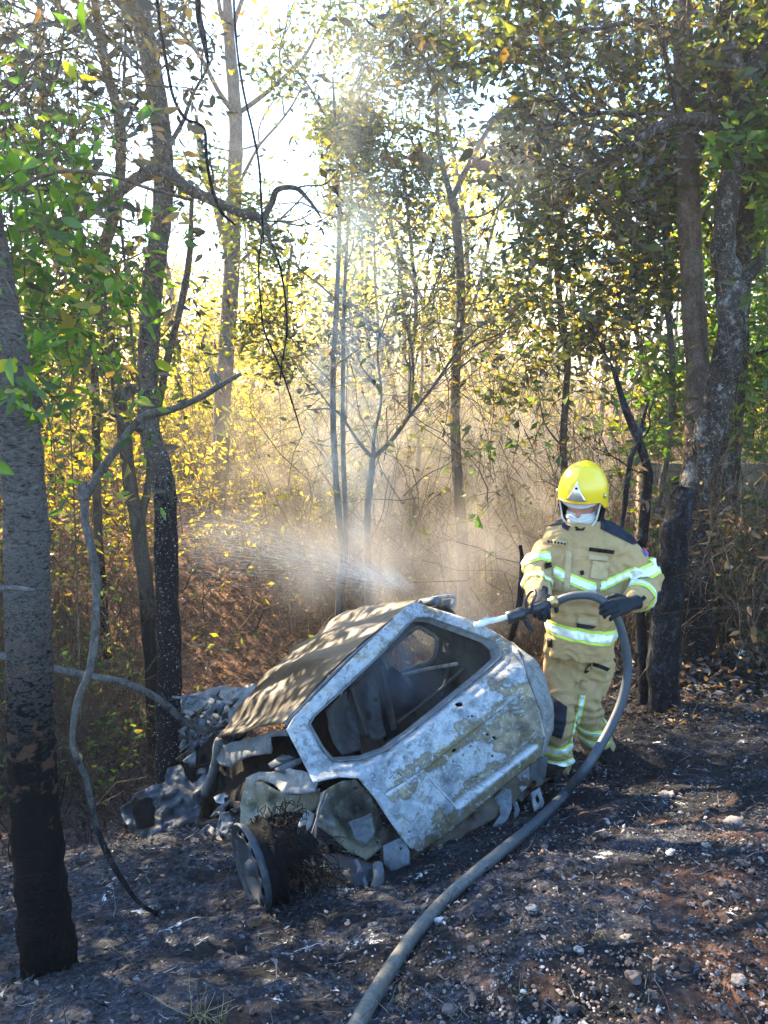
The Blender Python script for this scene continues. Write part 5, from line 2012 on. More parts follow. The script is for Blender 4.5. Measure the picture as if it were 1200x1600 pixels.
# ---------------------------------------------------------------- the near and middle trees of the photograph
# big trunk at the left edge
P = [gpt(72, 1500, -.06), *pts_at([(66, 1400, 2.86), (50, 1200, 2.86), (45, 1000, 2.86), (40, 800, 2.84), (24, 620, 2.82), (2, 480, 2.8), (-22, 330, 2.8), (-45, 120, 2.8), (-70, -200, 2.8)])]
t1 = tree('tree', 'thick trunk of flaking grey bark at the picture edge, its foot burnt black', [(P, [.100, .092, .084, .079, .076, .068, .062, .056, .05, .045])], B_BIG, rough=.10, sides=64, rs=26)
mb = MB()
kn = at(52, 628, 2.75)
lathe(mb, [(.022, .012), (.03, -.0), (.026, .012), (.014, -.002), (.0, -.01)], kn, [.3, -1, 0], UZ, 16)
mb.build('knot', B_BIG, t1)
# trunk rising behind the burnt front wing
P = [gpt(262, 1190, -.3), *pts_at([(262, 1180, 5.75), (264, 1050, 5.75), (260, 900, 5.75), (256, 760, 5.75), (236, 680, 5.75), (231, 600, 5.75), (236, 470, 5.75), (252, 340, 5.7), (256, 250, 5.7), (243, 140, 5.6), (216, 0, 5.5), (190, -160, 5.4)])]
P2a = pts_at([(256, 262, 5.7), (290, 292, 5.6), (330, 312, 5.5), (375, 332, 5.4), (410, 346, 5.3), (424, 382, 5.2)])
P2b = pts_at([(410, 346, 5.3), (424, 318, 5.25), (434, 296, 5.2), (462, 294, 5.15), (482, 312, 5.1), (502, 340, 5.0)])
P2c = pts_at([(240, 265, 5.7), (205, 285, 5.6), (160, 318, 5.5), (110, 345, 5.4), (30, 352, 5.3)])
P2d = pts_at([(230, 60, 5.6), (205, 20, 5.6), (170, -20, 5.6), (120, -80, 5.6)])
tree('tree', 'grey trunk flecked with white and charred black below, standing right behind the torn front wing', [(P, [.10, .096, .09, .086, .082, .078, .078, .074, .074, .072, .07, .068, .06]), (P2a, [.05, .042, .036, .03, .026, .012]), (P2b, [.026, .024, .02, .016, .012, .006]), (P2c, [.05, .045, .04, .034, .03]), (P2d, [.06, .05, .045, .03])], B_MID,
     limbs=[(P2b[3], [.6, 0, .2], .35, .008), (P2a[2], [.3, 0, .8], .4, .01), (P2a[4], [.6, -.1, -.2], .5, .008), (P2c[2], [-.3, 0, .8], .5, .01), (P[9], [.5, -.3, .7], .8, .02), (P[10], [-.6, -.3, .6], .8, .02)], lmat=L_GREY, per=1.2, spread=.05, lsize=.07, rough=.12, sides=20)
# charred stump
P = [gpt(1036, 1112, -.06), *pts_at([(1036, 1060, 5.36), (1040, 980, 5.36), (1046, 900, 5.36), (1054, 840, 5.34), (1066, 790, 5.34), (1074, 764, 5.34)])]
tree('charred_stump', 'thick charred stump broken off at shoulder height beside the firefighter', [(P, [.122, .108, .102, .102, .095, .088, .07])], B_CHAR, cat='stump', rough=.22, sides=22)
# charred thin post
P = [gpt(1008, 1114, -.04), *pts_at([(1005, 1050, 5.5), (1000, 960, 5.5), (998, 880, 5.5), (1006, 820, 5.5), (1012, 740, 5.5), (998, 690, 5.5), (978, 640, 5.5), (958, 575, 5.5)])]
Pb = pts_at([(998, 690, 5.5), (985, 720, 5.45), (975, 800, 5.4), (966, 850, 5.4)])
tree('burnt_sapling', 'slim charred sapling between the firefighter and the charred stump, forked near its top', [(P, [.042, .038, .036, .034, .036, .032, .03, .026, .016]), (Pb, [.02, .02, .016, .012]), (pts_at([(998, 690, 5.5), (1004, 660, 5.5), (1012, 630, 5.5)]), [.02, .015, .01])], B_CHAR, limbs=[(P[6], [.5, 0, .6], .4, .008), (P[8], [-.3, 0, .7], .4, .008), (P[5], [-.6, 0, .3], .5, .008)], lmat=L_GREY, per=.8, lsize=.06, spread=.04, cat='tree', rough=.25, sides=10)
# the two larger trees on the right
P = [gpt(1086, 1040, -.06), *pts_at([(1084, 960, 5.95), (1080, 860, 5.95), (1088, 760, 5.9), (1108, 680, 5.9), (1130, 590, 5.85), (1144, 500, 5.8), (1138, 430, 5.8), (1130, 390, 5.8), (1138, 300, 5.75), (1150, 200, 5.7), (1156, 140, 5.65), (1136, 70, 5.6), (1130, -40, 5.5)])]
Pf = pts_at([(1152, 165, 5.7), (1172, 120, 5.65), (1200, 70, 5.6), (1240, 0, 5.5)])
Pg = pts_at([(1146, 470, 5.8), (1170, 430, 5.8), (1205, 390, 5.75), (1240, 350, 5.7)])
Ph = pts_at([(1128, 196, 5.72), (1096, 186, 5.6), (1060, 186, 5.5), (1020, 204, 5.4), (984, 228, 5.3)])
tree('tree', 'dark forked trunk with white lichen blotches leaning over the charred stump', [(P, [.15, .135, .12, .115, .11, .11, .105, .10, .085, .082, .078, .085, .06, .05]), (Pf, [.07, .065, .06, .05]), (Pg, [.06, .05, .045, .04]), (Ph, [.05, .045, .04, .034, .022])], B_LICH,
     limbs=[(Ph[3], [-.6, -.1, .25], .9, .018), (Ph[2], [-.5, -.2, .7], .9, .018), (Ph[1], [-.3, -.3, -.5], .6, .012), (Ph[4], [-.8, -.1, -.3], .7, .012), (Ph[4], [-.8, 0, .35], .9, .014), (Ph[2], [-.6, .2, .3], 1.0, .014),
            (P[12], [-.4, -.3, .6], .9, .02), (P[11], [-.7, -.2, .4], 1.0, .02), (Pf[2], [.3, -.3, .7], .9, .02), (P[10], [-.5, -.2, .2], .9, .015)], lmat=L_GREY, per=1.8, spread=.07, lsize=.075, rough=.18, sides=22, twigs=160, tl=.55)
P = [gpt(1096, 1030, -.06), *pts_at([(1094, 980, 6.35), (1086, 860, 6.35), (1086, 740, 6.3), (1090, 600, 6.3), (1084, 480, 6.3), (1078, 350, 6.2), (1072, 200, 6.15), (1068, 60, 6.1), (1066, -80, 6.0)])]
tree('tree', 'straight trunk of tan flaking bark rising behind the lichen blotched tree', [(P, [.13, .12, .11, .10, .095, .092, .088, .084, .075, .065])], B_PINK,
     limbs=[(P[6], [.6, -.2, .5], 1.2, .025), (P[7], [-.6, -.3, .5], 1.2, .025), (P[8], [.4, -.5, .5], 1.3, .025), (P[8], [-.7, -.1, .4], 1.4, .025), (P[9], [.2, -.4, .6], 1.2, .02), (P[7], [.6, .3, .4], 1.2, .02)], lmat=L_OLV, per=2.8, spread=.05, lsize=.115, rough=.12, twigs=420, sides=18)
P = [gpt(1120, 1020, -.06), *pts_at([(1126, 940, 6.7), (1130, 830, 6.7), (1140, 700, 6.7), (1152, 560, 6.6), (1158, 420, 6.6), (1170, 250, 6.5), (1185, 80, 6.4), (1195, -80, 6.3)])]
tree('tree', 'furrowed grey trunk at the back of the cluster of three trees by the pale wall', [(P, [.12, .11, .10, .10, .09, .08, .075, .06, .05])], B_LICH,
     limbs=[(P[4], [.6, -.3, .3], 1.0, .02), (P[5], [.5, -.5, .3], 1.1, .02), (P[6], [.3, -.5, .4], 1.2, .02), (P[7], [-.5, -.4, .4], 1.2, .02), (P[5], [-.4, -.4, .3], 1.0, .02)], lmat=L_GRN, per=3.0, spread=.05, lsize=.12, rough=.14, twigs=420, sides=16)
# slim smoke-veiled saplings in the middle
P = [gpt(577, 945, -.1), *pts_at([(577, 940, 6.9), (574, 860, 6.9), (574, 800, 6.9), (580, 740, 6.9), (582, 716, 6.9)])]
f_ = P[-1]
Pa = [f_, *pts_at([(610, 690, 6.85), (640, 650, 6.8), (680, 600, 6.8), (720, 540, 6.8), (760, 500, 6.8)])]
Pb = [f_, *pts_at([(585, 680, 6.9), (596, 620, 6.9), (590, 540, 6.9), (610, 470, 6.9)])]
Pc = [f_, *pts_at([(560, 690, 6.95), (540, 660, 7.0), (520, 640, 7.0), (480, 640, 7.1)])]
Pd = [Pa[2], *pts_at([(646, 580, 6.8), (640, 500, 6.8), (655, 430, 6.8)])]
tree('sapling', 'pale slim sapling forking low just beyond the car roof, veiled in smoke', [(P, [.042, .038, .034, .03, .03, .028]), (Pa, [.022, .02, .017, .014, .011, .007]), (Pb, [.018, .015, .012, .01, .006]), (Pc, [.018, .014, .011, .008, .005]), (Pd, [.012, .01, .008, .005])], B_HAZE,
     limbs=[(Pa[2], [.3, 0, .8], .9, .010), (Pa[3], [.6, 0, .4], .8, .010), (Pb[2], [-.4, 0, .8], .8, .010), (Pb[3], [.4, 0, .8], .8, .009), (Pc[3], [-.5, 0, .6], .7, .008), (Pc[2], [-.2, 0, 1], .8, .008), (Pa[4], [.2, 0, .9], .8, .008), (Pd[2], [.4, 0, .8], .7, .008), (Pd[1], [-.4, 0, .8], .7, .008)],
     lmat=L_GREY, per=.9, spread=.06, lsize=.07, rough=.12, cat='sapling', twigs=180)
P = [gpt(530, 950, -.1), *pts_at([(530, 950, 7.3), (534, 860, 7.3), (524, 740, 7.3), (520, 600, 7.3), (526, 470, 7.3), (530, 340, 7.2), (524, 200, 7.1), (520, 120, 7.0)])]
Pb = [P[1], *pts_at([(540, 850, 7.35), (536, 700, 7.4), (536, 560, 7.4), (540, 420, 7.4), (550, 280, 7.3), (560, 160, 7.2)])]
tree('tree', 'slender twin-stemmed tree left of the pale low-forked sapling, dark small leaves at its top', [(P, [.04, .038, .034, .03, .028, .025, .02, .016, .01]), (Pb, [.028, .026, .024, .022, .018, .014, .008])], B_HAZE,
     limbs=[(P[5], [-.6, 0, .5], .9, .012), (P[6], [.5, -.2, .5], 1.0, .012), (P[6], [-.7, .1, .3], 1.0, .012), (P[7], [.3, 0, .7], 1.0, .012), (P[7], [-.6, 0, .5], 1.0, .012), (Pb[5], [.6, -.1, .4], 1.1, .012), (Pb[6], [.5, 0, .6], 1.0, .01), (Pb[4], [.6, 0, .5], 1.0, .01), (P[4], [-.5, 0, .6], .8, .01)],
     lmat=L_OLV, per=5, spread=.06, lsize=.07, rough=.1, twigs=420, extra=blob_pts(530, 210, 7.1, 70, 90, .5, 300) + blob_pts(560, 300, 7.2, 80, 60, .5, 120))
P = [gpt(724, 945, -.1), *pts_at([(724, 945, 8.2), (722, 840, 8.2), (712, 700, 8.2), (712, 580, 8.2), (720, 460, 8.2), (712, 340, 8.1), (706, 312, 8.1)])]
Pa = [P[-1], *pts_at([(692, 262, 8.0), (684, 210, 8.0), (686, 150, 7.9), (720, 60, 7.8)])]
Pb = [P[-1], *pts_at([(730, 262, 8.0), (764, 200, 7.9), (790, 172, 7.9), (860, 150, 7.8)])]
tr10 = tree('fruit_tree', 'slim tree hung with dull red fruit, its fork high above the car', [(P, [.07, .065, .06, .055, .05, .05, .05, .048]), (Pa, [.035, .03, .024, .018, .01]), (Pb, [.035, .03, .024, .018, .01])], B_HAZE,
     limbs=[(Pa[1], [-.7, 0, .2], 1.0, .015), (Pa[2], [-.6, 0, .6], 1.0, .014), (Pa[3], [.5, 0, .7], 1.0, .014), (Pb[1], [.6, 0, -.1], 1.1, .014), (Pb[2], [.1, 0, .9], 1.0, .014), (Pb[3], [.7, 0, .1], 1.2, .014), (P[5], [-.7, 0, .4], 1.0, .012), (P[4], [.7, 0, .5], 1.0, .012), (P[6], [.8, 0, .2], 1.1, .014)],
     lmat=L_OLV, per=1.8, spread=.05, lsize=.10, rough=.1, twigs=420, extra=blob_pts(780, 150, 7.9, 110, 80, .9, 60))
M_FRUIT = plain('dull red fruit skin', (.22, .065, .05), .6, 0, 30, .4, .3)
bm = bmesh.new()
bmesh.ops.create_icosphere(bm, subdivisions=3, radius=1)
fr_me = bpy.data.meshes.new('fruit')
bm.to_mesh(fr_me)
bm.free()
co = np.zeros(len(fr_me.vertices) * 3, np.float32)
fr_me.vertices.foreach_get('co', co)
co = co.reshape(-1, 3)
co *= (1 + .05 * fbm(co.astype(float), 1.5, 2, 4))[:, None]
co[:, 2] -= .16 * np.exp(-((co[:, 0] ** 2 + co[:, 1] ** 2) / .06)) * np.sign(co[:, 2])
fr_me.vertices.foreach_set('co', co.ravel())
fr_me.polygons.foreach_set('use_smooth', np.ones(len(fr_me.polygons), bool))
fr_me.materials.append(M_FRUIT)
for (px, py, r) in [(653, 233, 9), (659, 246, 9), (645, 245, 8), (661, 260, 9), (669, 256, 8), (602, 243, 9), (615, 255, 9), (744, 253, 8), (757, 258, 9), (832, 242, 10), (845, 236, 9), (798, 88, 10), (813, 56, 10), (822, 50, 8), (812, 72, 7), (917, 139, 9), (928, 144, 8), (866, 170, 11), (553, 262, 8), (957, 242, 9), (968, 238, 10), (982, 240, 8), (880, 172, 8), (941, 150, 7)]:
    t = 7.7 if px < 700 else 7.5
    o = link('fruit', fr_me, tr10)
    p = at(px, py, t)
    s = r * t / FPX
    o.location = tuple(p - base_loc for p, base_loc in zip(p, (0, 0, 0)))
    o.scale = (s, s, s * rng.uniform(.9, 1.05))
    o.rotation_euler = (rng.uniform(-.4, .4), rng.uniform(-.4, .4), rng.uniform(0, 6))
# hazy trunk left of centre, far
P = [gpt(343, 770, -.1), *pts_at([(345, 740, 12.0), (347, 640, 12), (356, 520, 12), (362, 420, 11.8), (366, 300, 11.6), (368, 180, 11.5), (358, 60, 11.4), (352, -60, 11.3)])]
tree('tree', 'hazy grey trunk against the glare, well behind the car and left of the spray', [(P, [.15, .14, .13, .125, .12, .11, .10, .08, .06]), (pts_at([(362, 420, 11.8), (340, 330, 11.6), (318, 260, 11.5), (306, 180, 11.4)]), [.07, .06, .05, .03])], B_HAZE,
     limbs=[(P[6], [-.6, 0, .7], 2.0, .04), (P[6], [.7, 0, .5], 2.2, .04), (P[5], [.6, 0, .7], 2.0, .03), (P[7], [.5, 0, .6], 2.0, .04), (P[7], [-.5, 0, .8], 1.8, .04), (P[4], [.7, 0, .6], 1.8, .03)], lmat=L_YEL, per=.35, spread=.1, lsize=.11, rough=.1, twigs=120, depth=2)
# leaning dark trunks in the left thicket
P = [gpt(240, 1000, -.2), *pts_at([(232, 960, 7.0), (218, 840, 7.0), (204, 760, 7.0), (192, 660, 7.0), (176, 560, 7.0), (155, 470, 6.9), (158, 400, 6.9), (182, 320, 6.8), (188, 200, 6.7), (160, 80, 6.6), (140, -60, 6.5)])]
tree('tree', 'curved dark trunk in the thicket between the big left trunk and the white flecked one', [(P, [.075, .07, .066, .062, .058, .056, .06, .056, .05, .045, .04, .03]), (pts_at([(155, 470, 6.9), (140, 420, 6.8), (120, 340, 6.7), (110, 240, 6.6)]), [.04, .035, .03, .02]), (pts_at([(214, 830, 7.0), (232, 760, 7.1), (238, 690, 7.1), (262, 560, 7.2), (282, 480, 7.2), (296, 400, 7.2), (300, 300, 7.1)]), [.04, .038, .036, .034, .034, .03, .02])], B_THIN,
     limbs=[(P[8], [-.6, -.2, .4], 1.0, .018), (P[9], [.5, -.3, .5], 1.0, .018), (P[10], [-.6, -.3, .3], 1.0, .018), (P[7], [-.7, 0, .2], .9, .014), (P[10], [.5, 0, .5], 1.0, .016)], lmat=L_GREY, per=2.6, spread=.1, lsize=.07, rough=.14, twigs=200)
P = [gpt(150, 1000, -.1), *pts_at([(160, 930, 8.5), (152, 800, 8.5), (150, 660, 8.5), (146, 560, 8.4), (132, 430, 8.3), (90, 300, 8.2), (70, 150, 8.1), (60, 0, 8.0)])]
tree('tree', 'thin dark trunk deep in the yellow thicket beside the big left trunk', [(P, [.05, .05, .048, .045, .04, .036, .03, .025, .02])], B_THIN, limbs=[(P[5], [.7, 0, .4], 1.2, .015), (P[6], [-.4, 0, .7], 1.2, .015), (P[7], [.6, 0, .5], 1.2, .015), (P[4], [.5, 0, .6], 1.0, .012)], lmat=L_OLV, per=3, spread=.14, lsize=.07, twigs=150)
P = [gpt(640, 880, -.1), *pts_at([(646, 840, 9.5), (654, 700, 9.5), (640, 600, 9.5), (650, 480, 9.4), (640, 360, 9.3), (630, 260, 9.2)])]
tree('sapling', 'thin smoky stem between the low-forked sapling and the fruit tree', [(P, [.035, .033, .03, .028, .025, .02, .012])], B_HAZE, limbs=[(P[3], [-.6, 0, .6], 1.0, .012), (P[4], [.6, 0, .6], 1.0, .012), (P[5], [-.6, 0, .5], 1.2, .012), (P[5], [.6, 0, .7], 1.2, .012)], lmat=L_OLV, per=3, spread=.05, lsize=.09, cat='sapling', twigs=160)
P = [gpt(888, 900, -.1), *pts_at([(890, 860, 7.4), (880, 700, 7.4), (886, 560, 7.3), (870, 420, 7.2), (880, 300, 7.1), (868, 180, 7.0)])]
tree('tree', 'narrow leafy tree behind the firefighter with dull olive leaves', [(P, [.04, .038, .034, .03, .026, .02, .012])], B_THIN, limbs=[(P[3], [-.6, 0, .6], .9, .012), (P[3], [.6, 0, .4], .9, .012), (P[4], [-.7, 0, .5], 1.0, .012), (P[4], [.7, 0, .4], 1.0, .012), (P[5], [-.5, 0, .7], 1.0, .012), (P[5], [.6, -.2, .5], 1.1, .012), (P[2], [-.6, 0, .5], .8, .01)], lmat=L_OLV, per=2.6, spread=.05, lsize=.10, twigs=320, extra=blob_pts(880, 330, 7.2, 110, 120, .7, 80))
P = [gpt(1000, 930, -.1), *pts_at([(1010, 880, 6.9), (1044, 700, 6.9), (1050, 560, 6.8), (1040, 460, 6.8), (1040, 380, 6.7), (1020, 280, 6.6), (1030, 200, 6.5)])]
tree('sapling', 'pale thin crooked stem between the burnt sapling and the tan barked trunk', [(P, [.032, .03, .028, .028, .025, .022, .018, .012])], B_DEAD, limbs=[(P[4], [-.6, 0, .5], .9, .012), (P[5], [-.6, -.2, .3], .9, .012), (P[6], [.2, -.2, .8], .9, .012), (P[6], [-.7, 0, .4], 1.0, .012), (P[3], [-.5, 0, .5], .8, .01)], lmat=L_GREY, per=2.2, spread=.05, lsize=.10, cat='sapling', twigs=260, extra=blob_pts(980, 320, 6.7, 80, 120, .5, 40))

# fallen and broken wood
P = [gpt(246, 1428, .012), *pts_at([(215, 1408, 3.35), (176, 1350, 3.42), (150, 1290, 3.5), (134, 1215, 3.55), (114, 1165, 3.6), (120, 1100, 3.6), (142, 1040, 3.6), (150, 960, 3.6), (148, 880, 3.6), (134, 820, 3.6), (131, 778, 3.6)])]
Pb = [P[-1] + np.array([0, 0, -.01]), *pts_at([(148, 752, 3.6), (180, 705, 3.58), (222, 652, 3.55), (262, 642, 3.5), (305, 625, 3.45), (345, 602, 3.4), (377, 584, 3.38)])]
bb = tree('bent_branch', 'bare grey broken branch, upright then kinked towards the car, its end snapped', [(P, [.008, .010, .012, .013, .014, .015, .017, .018, .019, .019, .019, .021]), (Pb, [.020, .019, .018, .018, .016, .014, .012, .008])], B_DEAD, cat='branch', rough=.12, sides=12)
mb = MB()
tube(mb, pts_at([(131, 782, 3.6), (129, 765, 3.6), (133, 752, 3.6)]), [.03, .026, .008], 8, rough=.4)
tube(mb, pts_at([(128, 780, 3.59), (125, 768, 3.58), (124, 756, 3.58)]), [.012, .01, .003], 6, rough=.4)
mb.build('splintered_stub', B_DEAD, bb)
P = pts_at([(-20, 1022, 4.3), (40, 1032, 4.35), (90, 1046, 4.4), (150, 1058, 4.4), (200, 1068, 4.4), (250, 1094, 4.4), (290, 1128, 4.4), (322, 1140, 4.4), (352, 1136, 4.4)])
tree('fallen_branch', 'smooth grey branch lying across the crumpled bonnet from behind the big left trunk', [(P, [.024, .023, .022, .021, .020, .020, .019, .017, .010])], B_DEAD, cat='branch', rough=.08, sides=12)
P = pts_at([(20, 300, 2.6), (70, 274, 2.62), (120, 267, 2.65), (180, 276, 2.7), (230, 294, 2.72), (300, 312, 2.75)])
tree('dead_branch', 'thin tan branch with a cut end reaching across the white flecked trunk', [(P, [.008, .0075, .007, .0065, .006, .0055])], B_TWIG, cat='branch', limbs=[(P[2], [-.2, 0, .9], .3, .004)], rough=.1, sides=8)
P = pts_at([(-10, 920, 2.6), (20, 919, 2.62), (54, 922, 2.66)])
tree('dead_branch', 'short grey twig crossing the big left trunk halfway up', [(P, [.012, .010, .006])], B_DEAD, cat='branch', sides=7)
P = [gpt(790, 1010, -.1), *pts_at([(800, 990, 5.2), (812, 940, 5.2), (816, 880, 5.2), (813, 852, 5.2)])]
tree('burnt_post', 'charred stick standing upright behind the hose nozzle', [(P, [.022, .021, .020, .019, .014])], B_CHAR, cat='stick', rough=.2, sides=9)

# hanging vines
VN = [([(365, -40), (366, 20), (372, 90), (382, 150), (396, 210), (405, 262), (409, 330), (412, 380)], 4.2, .007, 'black vine hanging straight down out of the glare in the middle of the sky gap'),
      ([(425, 382), (438, 420), (446, 470), (448, 520), (440, 570), (437, 600)], 5.1, .007, 'short dark vine dangling from the tip of the charred limb'),
      ([(410, 360), (404, 420), (408, 480), (414, 520), (440, 580), (460, 640), (472, 680)], 5.0, .006, 'long dark vine trailing past the charred limb down to the brush'),
      ([(243, -30), (250, 40), (262, 110), (272, 155), (290, 185), (318, 200), (322, 240), (330, 290), (345, 330), (368, 352)], 3.6, .008, 'looping dark vine with a withered leaf beside the white flecked trunk'),
      ([(308, -40), (310, 20), (318, 60), (325, 98)], 3.2, .013, 'thick frayed vine end hanging from the top of the picture'),
      ([(193, -40), (196, 60), (190, 200), (188, 330), (196, 420), (205, 520), (215, 600)], 4.6, .009, 'pale straight vine running down left of the white flecked trunk'),
      ([(127, 1130), (124, 1020), (120, 900), (116, 790), (110, 640), (120, 500), (126, 380)], 4.8, .005, 'hair-thin vine beside the bent grey branch')]
for L, t, r, lab in VN:
    P = pts_at([(a, b, t) for a, b in L])
    tree('vine', lab, [(P, [r] * (len(P) - 1) + [r * .5])], B_CHAR if 'dark' in lab or 'black' in lab or 'thick' in lab else B_TWIG, cat='vine', rough=.15, sides=7)

# ---------------------------------------------------------------- wall and debris on the right
n = NT('weathered plaster')
p_ = n.pos()
zz = n.sep(p_)[2]
c = n.ramp(n.noise(3, 6, .65), [(.35, (.20, .15, .11)), (.5, (.31, .24, .175)), (.65, (.38, .30, .22))])
lowm = n.step(n.math('ADD', zz, n.math('MULTIPLY', n.math('SUBTRACT', n.noise(4, 4), .5), .25)), -.30, -.34)
c = n.mix(n.math('MULTIPLY', lowm, n.step(n.sep(p_)[0], 2.75, 2.85)), c, (.52, .54, .56))
c = n.mix(n.math('MULTIPLY', n.step(n.noise(5, 6, .7), .5, .68), .6), c, (.10, .085, .07))
n.bump(n.noise(25, 6, .7), .4, .01)
M_WALL = n.done(c, .9)
w0, w1 = np.array([2.42, 7.25]), np.array([8.5, 6.9])
mb = MB()
K = 60
V = []
for i in range(K + 1):
    q = w0 + (w1 - w0) * i / K
    for (dy, z) in ((-.10, -1.5), (-.10, .72), (-.13, .73), (-.13, .80), (.13, .80), (.13, .73), (.10, .72), (.10, -1.5)):
        V.append([q[0], q[1] + dy + .008 * vnoise(np.array([[q[0], z, 0]]), 3, 5)[0], z])
V = np.array(V)
i = np.arange(K)[:, None] * 8
j = np.arange(7)[None]
mb.add(V, [np.stack([i + j, i + j + 1, i + 8 + j + 1, i + 8 + j], -1).reshape(-1, 4), np.array([[0, 1, 2, 3, 4, 5, 6, 7]]), np.array([[0, 1, 2, 3, 4, 5, 6, 7]]) + K * 8])
tag(mb.build('plaster_wall', M_WALL, smooth=False), 'weathered tan plaster wall with a pale lower band, behind the trees beside the firefighter', 'wall')

# ---------------------------------------------------------------- shrubs and undergrowth (uncountable growth as stuff)
def ends_band(n, x0, x1, y0, y1, z1, zpow=1.0):
    x = rng.uniform(x0, x1, n)
    y = rng.uniform(y0, y1, n)
    return x, y


def thicket(name, n, x0, x1, y0, y1, hmax, bmat, lmat, lper, lsize, r=.006, dens=None, cl=1.0, spread=.04, bend=.28, wid=.4):
    """tangled thin stems with leaves"""
    x, y = scatter(n, x0, x1, y0, y1, dens)
    n = len(x)
    S = np.stack([x, y, ground_z(x, y, False) - .03], -1)
    D = rng.normal(0, .35, (n, 3)) + UZ
    D /= np.linalg.norm(D, axis=1)[:, None]
    L = hmax * rng.uniform(.35, 1.05, n)
    mb = MB()
    P = many_twigs(mb, S, D, L, r * rng.uniform(.5, 1.6, n), bend, seg=6)
    # side twigs
    m = n * 3
    k = rng.integers(0, n, m)
    s = rng.integers(2, 7, m)
    S2 = P[k, s]
    D2 = rng.normal(0, 1, (m, 3)) + UZ * .3
    D2 /= np.linalg.norm(D2, axis=1)[:, None]
    P2 = many_twigs(mb, S2, D2, L[k] * rng.uniform(.15, .5, m), r * .5 * rng.uniform(.5, 1.3, m), .45, seg=4)
    tag(mb.build(name, bmat), kind='stuff')
    if lmat is not None and lper > 0:
        mb = MB()
        q = int(m * lper)
        kk = rng.integers(0, m, q)
        C = P2[kk, rng.integers(1, 5, q)] + rng.normal(0, spread, (q, 3))
        w = vnoise(C, 1.1 * cl, 91) + .5 * vnoise(C, 3.5 * cl, 92)
        C = C[(w > -.25) & (C[:, 1] > y0 - .15)]
        leaves(mb, C, lsize * rng.uniform(.6, 1.4, len(C)), wid, .25, detail=False)
        tag(mb.build(name + '_leaves', lmat), kind='stuff')


# yellow-lit thicket far left, brush behind the car, brush at right
thicket('undergrowth', 900, -11, -1.0, 9.0, 17, 3.4, B_TWIG, L_YEL, 9, .10, .009)
thicket('undergrowth', 500, -6, 4, 15, 20, 4.2, B_TWIG, L_YEL, 9, .13, .010)
thicket('undergrowth', 420, -4.2, -1.4, 6.2, 9.0, 1.9, B_TWIG, L_OLV, 2.2, .06, .006, dens=lambda x, y: (x < -1.9 - .25 * (y - 6)).astype(float))
thicket('undergrowth', 900, -1.8, 3.6, 9.3, 14.5, 3.8, B_TWIG, L_OLV, 3.0, .085, .007)
thicket('undergrowth', 420, -.9, 2.6, 7.2, 9.2, 3.6, B_TWIG, L_OLV, 1.1, .07, .005)
thicket('undergrowth', 160, -.9, 2.6, 7.2, 9.2, 1.2, B_TWIG, L_DRY, 1.6, .07, .005)
thicket('undergrowth', 420, 1.3, 4.2, 6.0, 7.1, 2.6, B_TWIG, L_DRY, 1.4, .06, .005, dens=lambda x, y: np.clip((x - .25 * y) * 3, 0, 1))
thicket('undergrowth', 300, 2.2, 4.6, 5.6, 7.0, 3.4, B_TWIG, L_GRN, 5, .10, .005, dens=lambda x, y: (x > .44 * y).astype(float))
thicket('undergrowth', 130, -4.4, -1.9, 5.6, 7.4, 1.3, B_TWIG, L_GRN, 3, .07, .004)
thicket('burnt_brush', 170, -3.4, -1.55, 4.6, 6.6, .75, B_CHAR, None, 0, .05, .005)
thicket('burnt_brush', 90, 1.9, 3.6, 5.2, 6.6, .35, B_CHAR, L_DRY, 1.6, .06, .004)

thicket('undergrowth', 420, -8, -4.0, 5.0, 8.6, 3.6, B_TWIG, L_OLV, 6, .12, .006)  # added mostly out of view left to block sun from the ground

# hanging tangle close at the upper left, and leafy sprays
def hang(name, n, cx, cy, t, rx, ry, rt, L, r, bm_, lmat, lper, lsize, droop=.5, sag=.12, spread=.03):
    S = np.array([at(cx + rng.normal() * rx, cy + rng.normal() * ry, t + rng.normal() * rt) for _ in range(n)])
    D = rng.normal(0, 1, (n, 3)) - UZ * .3
    D /= np.linalg.norm(D, axis=1)[:, None]
    mb = MB()
    P = many_twigs(mb, S, D, L * rng.uniform(.4, 1.3, n), r * rng.uniform(.4, 1.4, n), .22, seg=7, sag=sag)
    tag(mb.build(name, bm_), kind='stuff')
    if lmat is not None:
        q = int(n * lper)
        C = P[rng.integers(0, n, q), rng.integers(2, 8, q)] + rng.normal(0, spread, (q, 3))
        mb = MB()
        leaves(mb, C, lsize * rng.uniform(.5, 1.4, q), .38, droop)
        tag(mb.build('hanging_leaves', lmat), kind='stuff')


hang('hanging_stems', 260, 70, 120, 4.3, 85, 130, .5, 1.1, .005, B_TWIG, L_GREY, 9, .075)
hang('hanging_stems', 110, 20, 330, 3.3, 60, 110, .3, .7, .004, B_TWIG, L_GRN, 12, .075)
hang('hanging_stems', 50, 60, 480, 3.4, 60, 60, .3, .5, .003, B_TWIG, L_GRN, 9, .07)
hang('hanging_stems', 110, 95, 520, 8.2, 70, 55, .35, .8, .004, B_TWIG, L_OLV, 12, .11)  # extra spray added to block sun from the car roof
hang('hanging_stems', 120, 180, 420, 5.0, 60, 120, .5, .8, .004, B_TWIG, L_GREY, 3, .08)
hang('hanging_stems', 130, 900, 60, 6.6, 140, 70, .5, .9, .005, B_TWIG, L_GREY, 6, .11)
hang('hanging_stems', 110, 1130, 60, 7.0, 90, 90, .4, .8, .004, B_TWIG, L_GREY, 9, .10)
hang('hanging_stems', 130, 960, 420, 6.9, 90, 130, .5, .9, .005, B_TWIG, L_OLV, 5, .11)
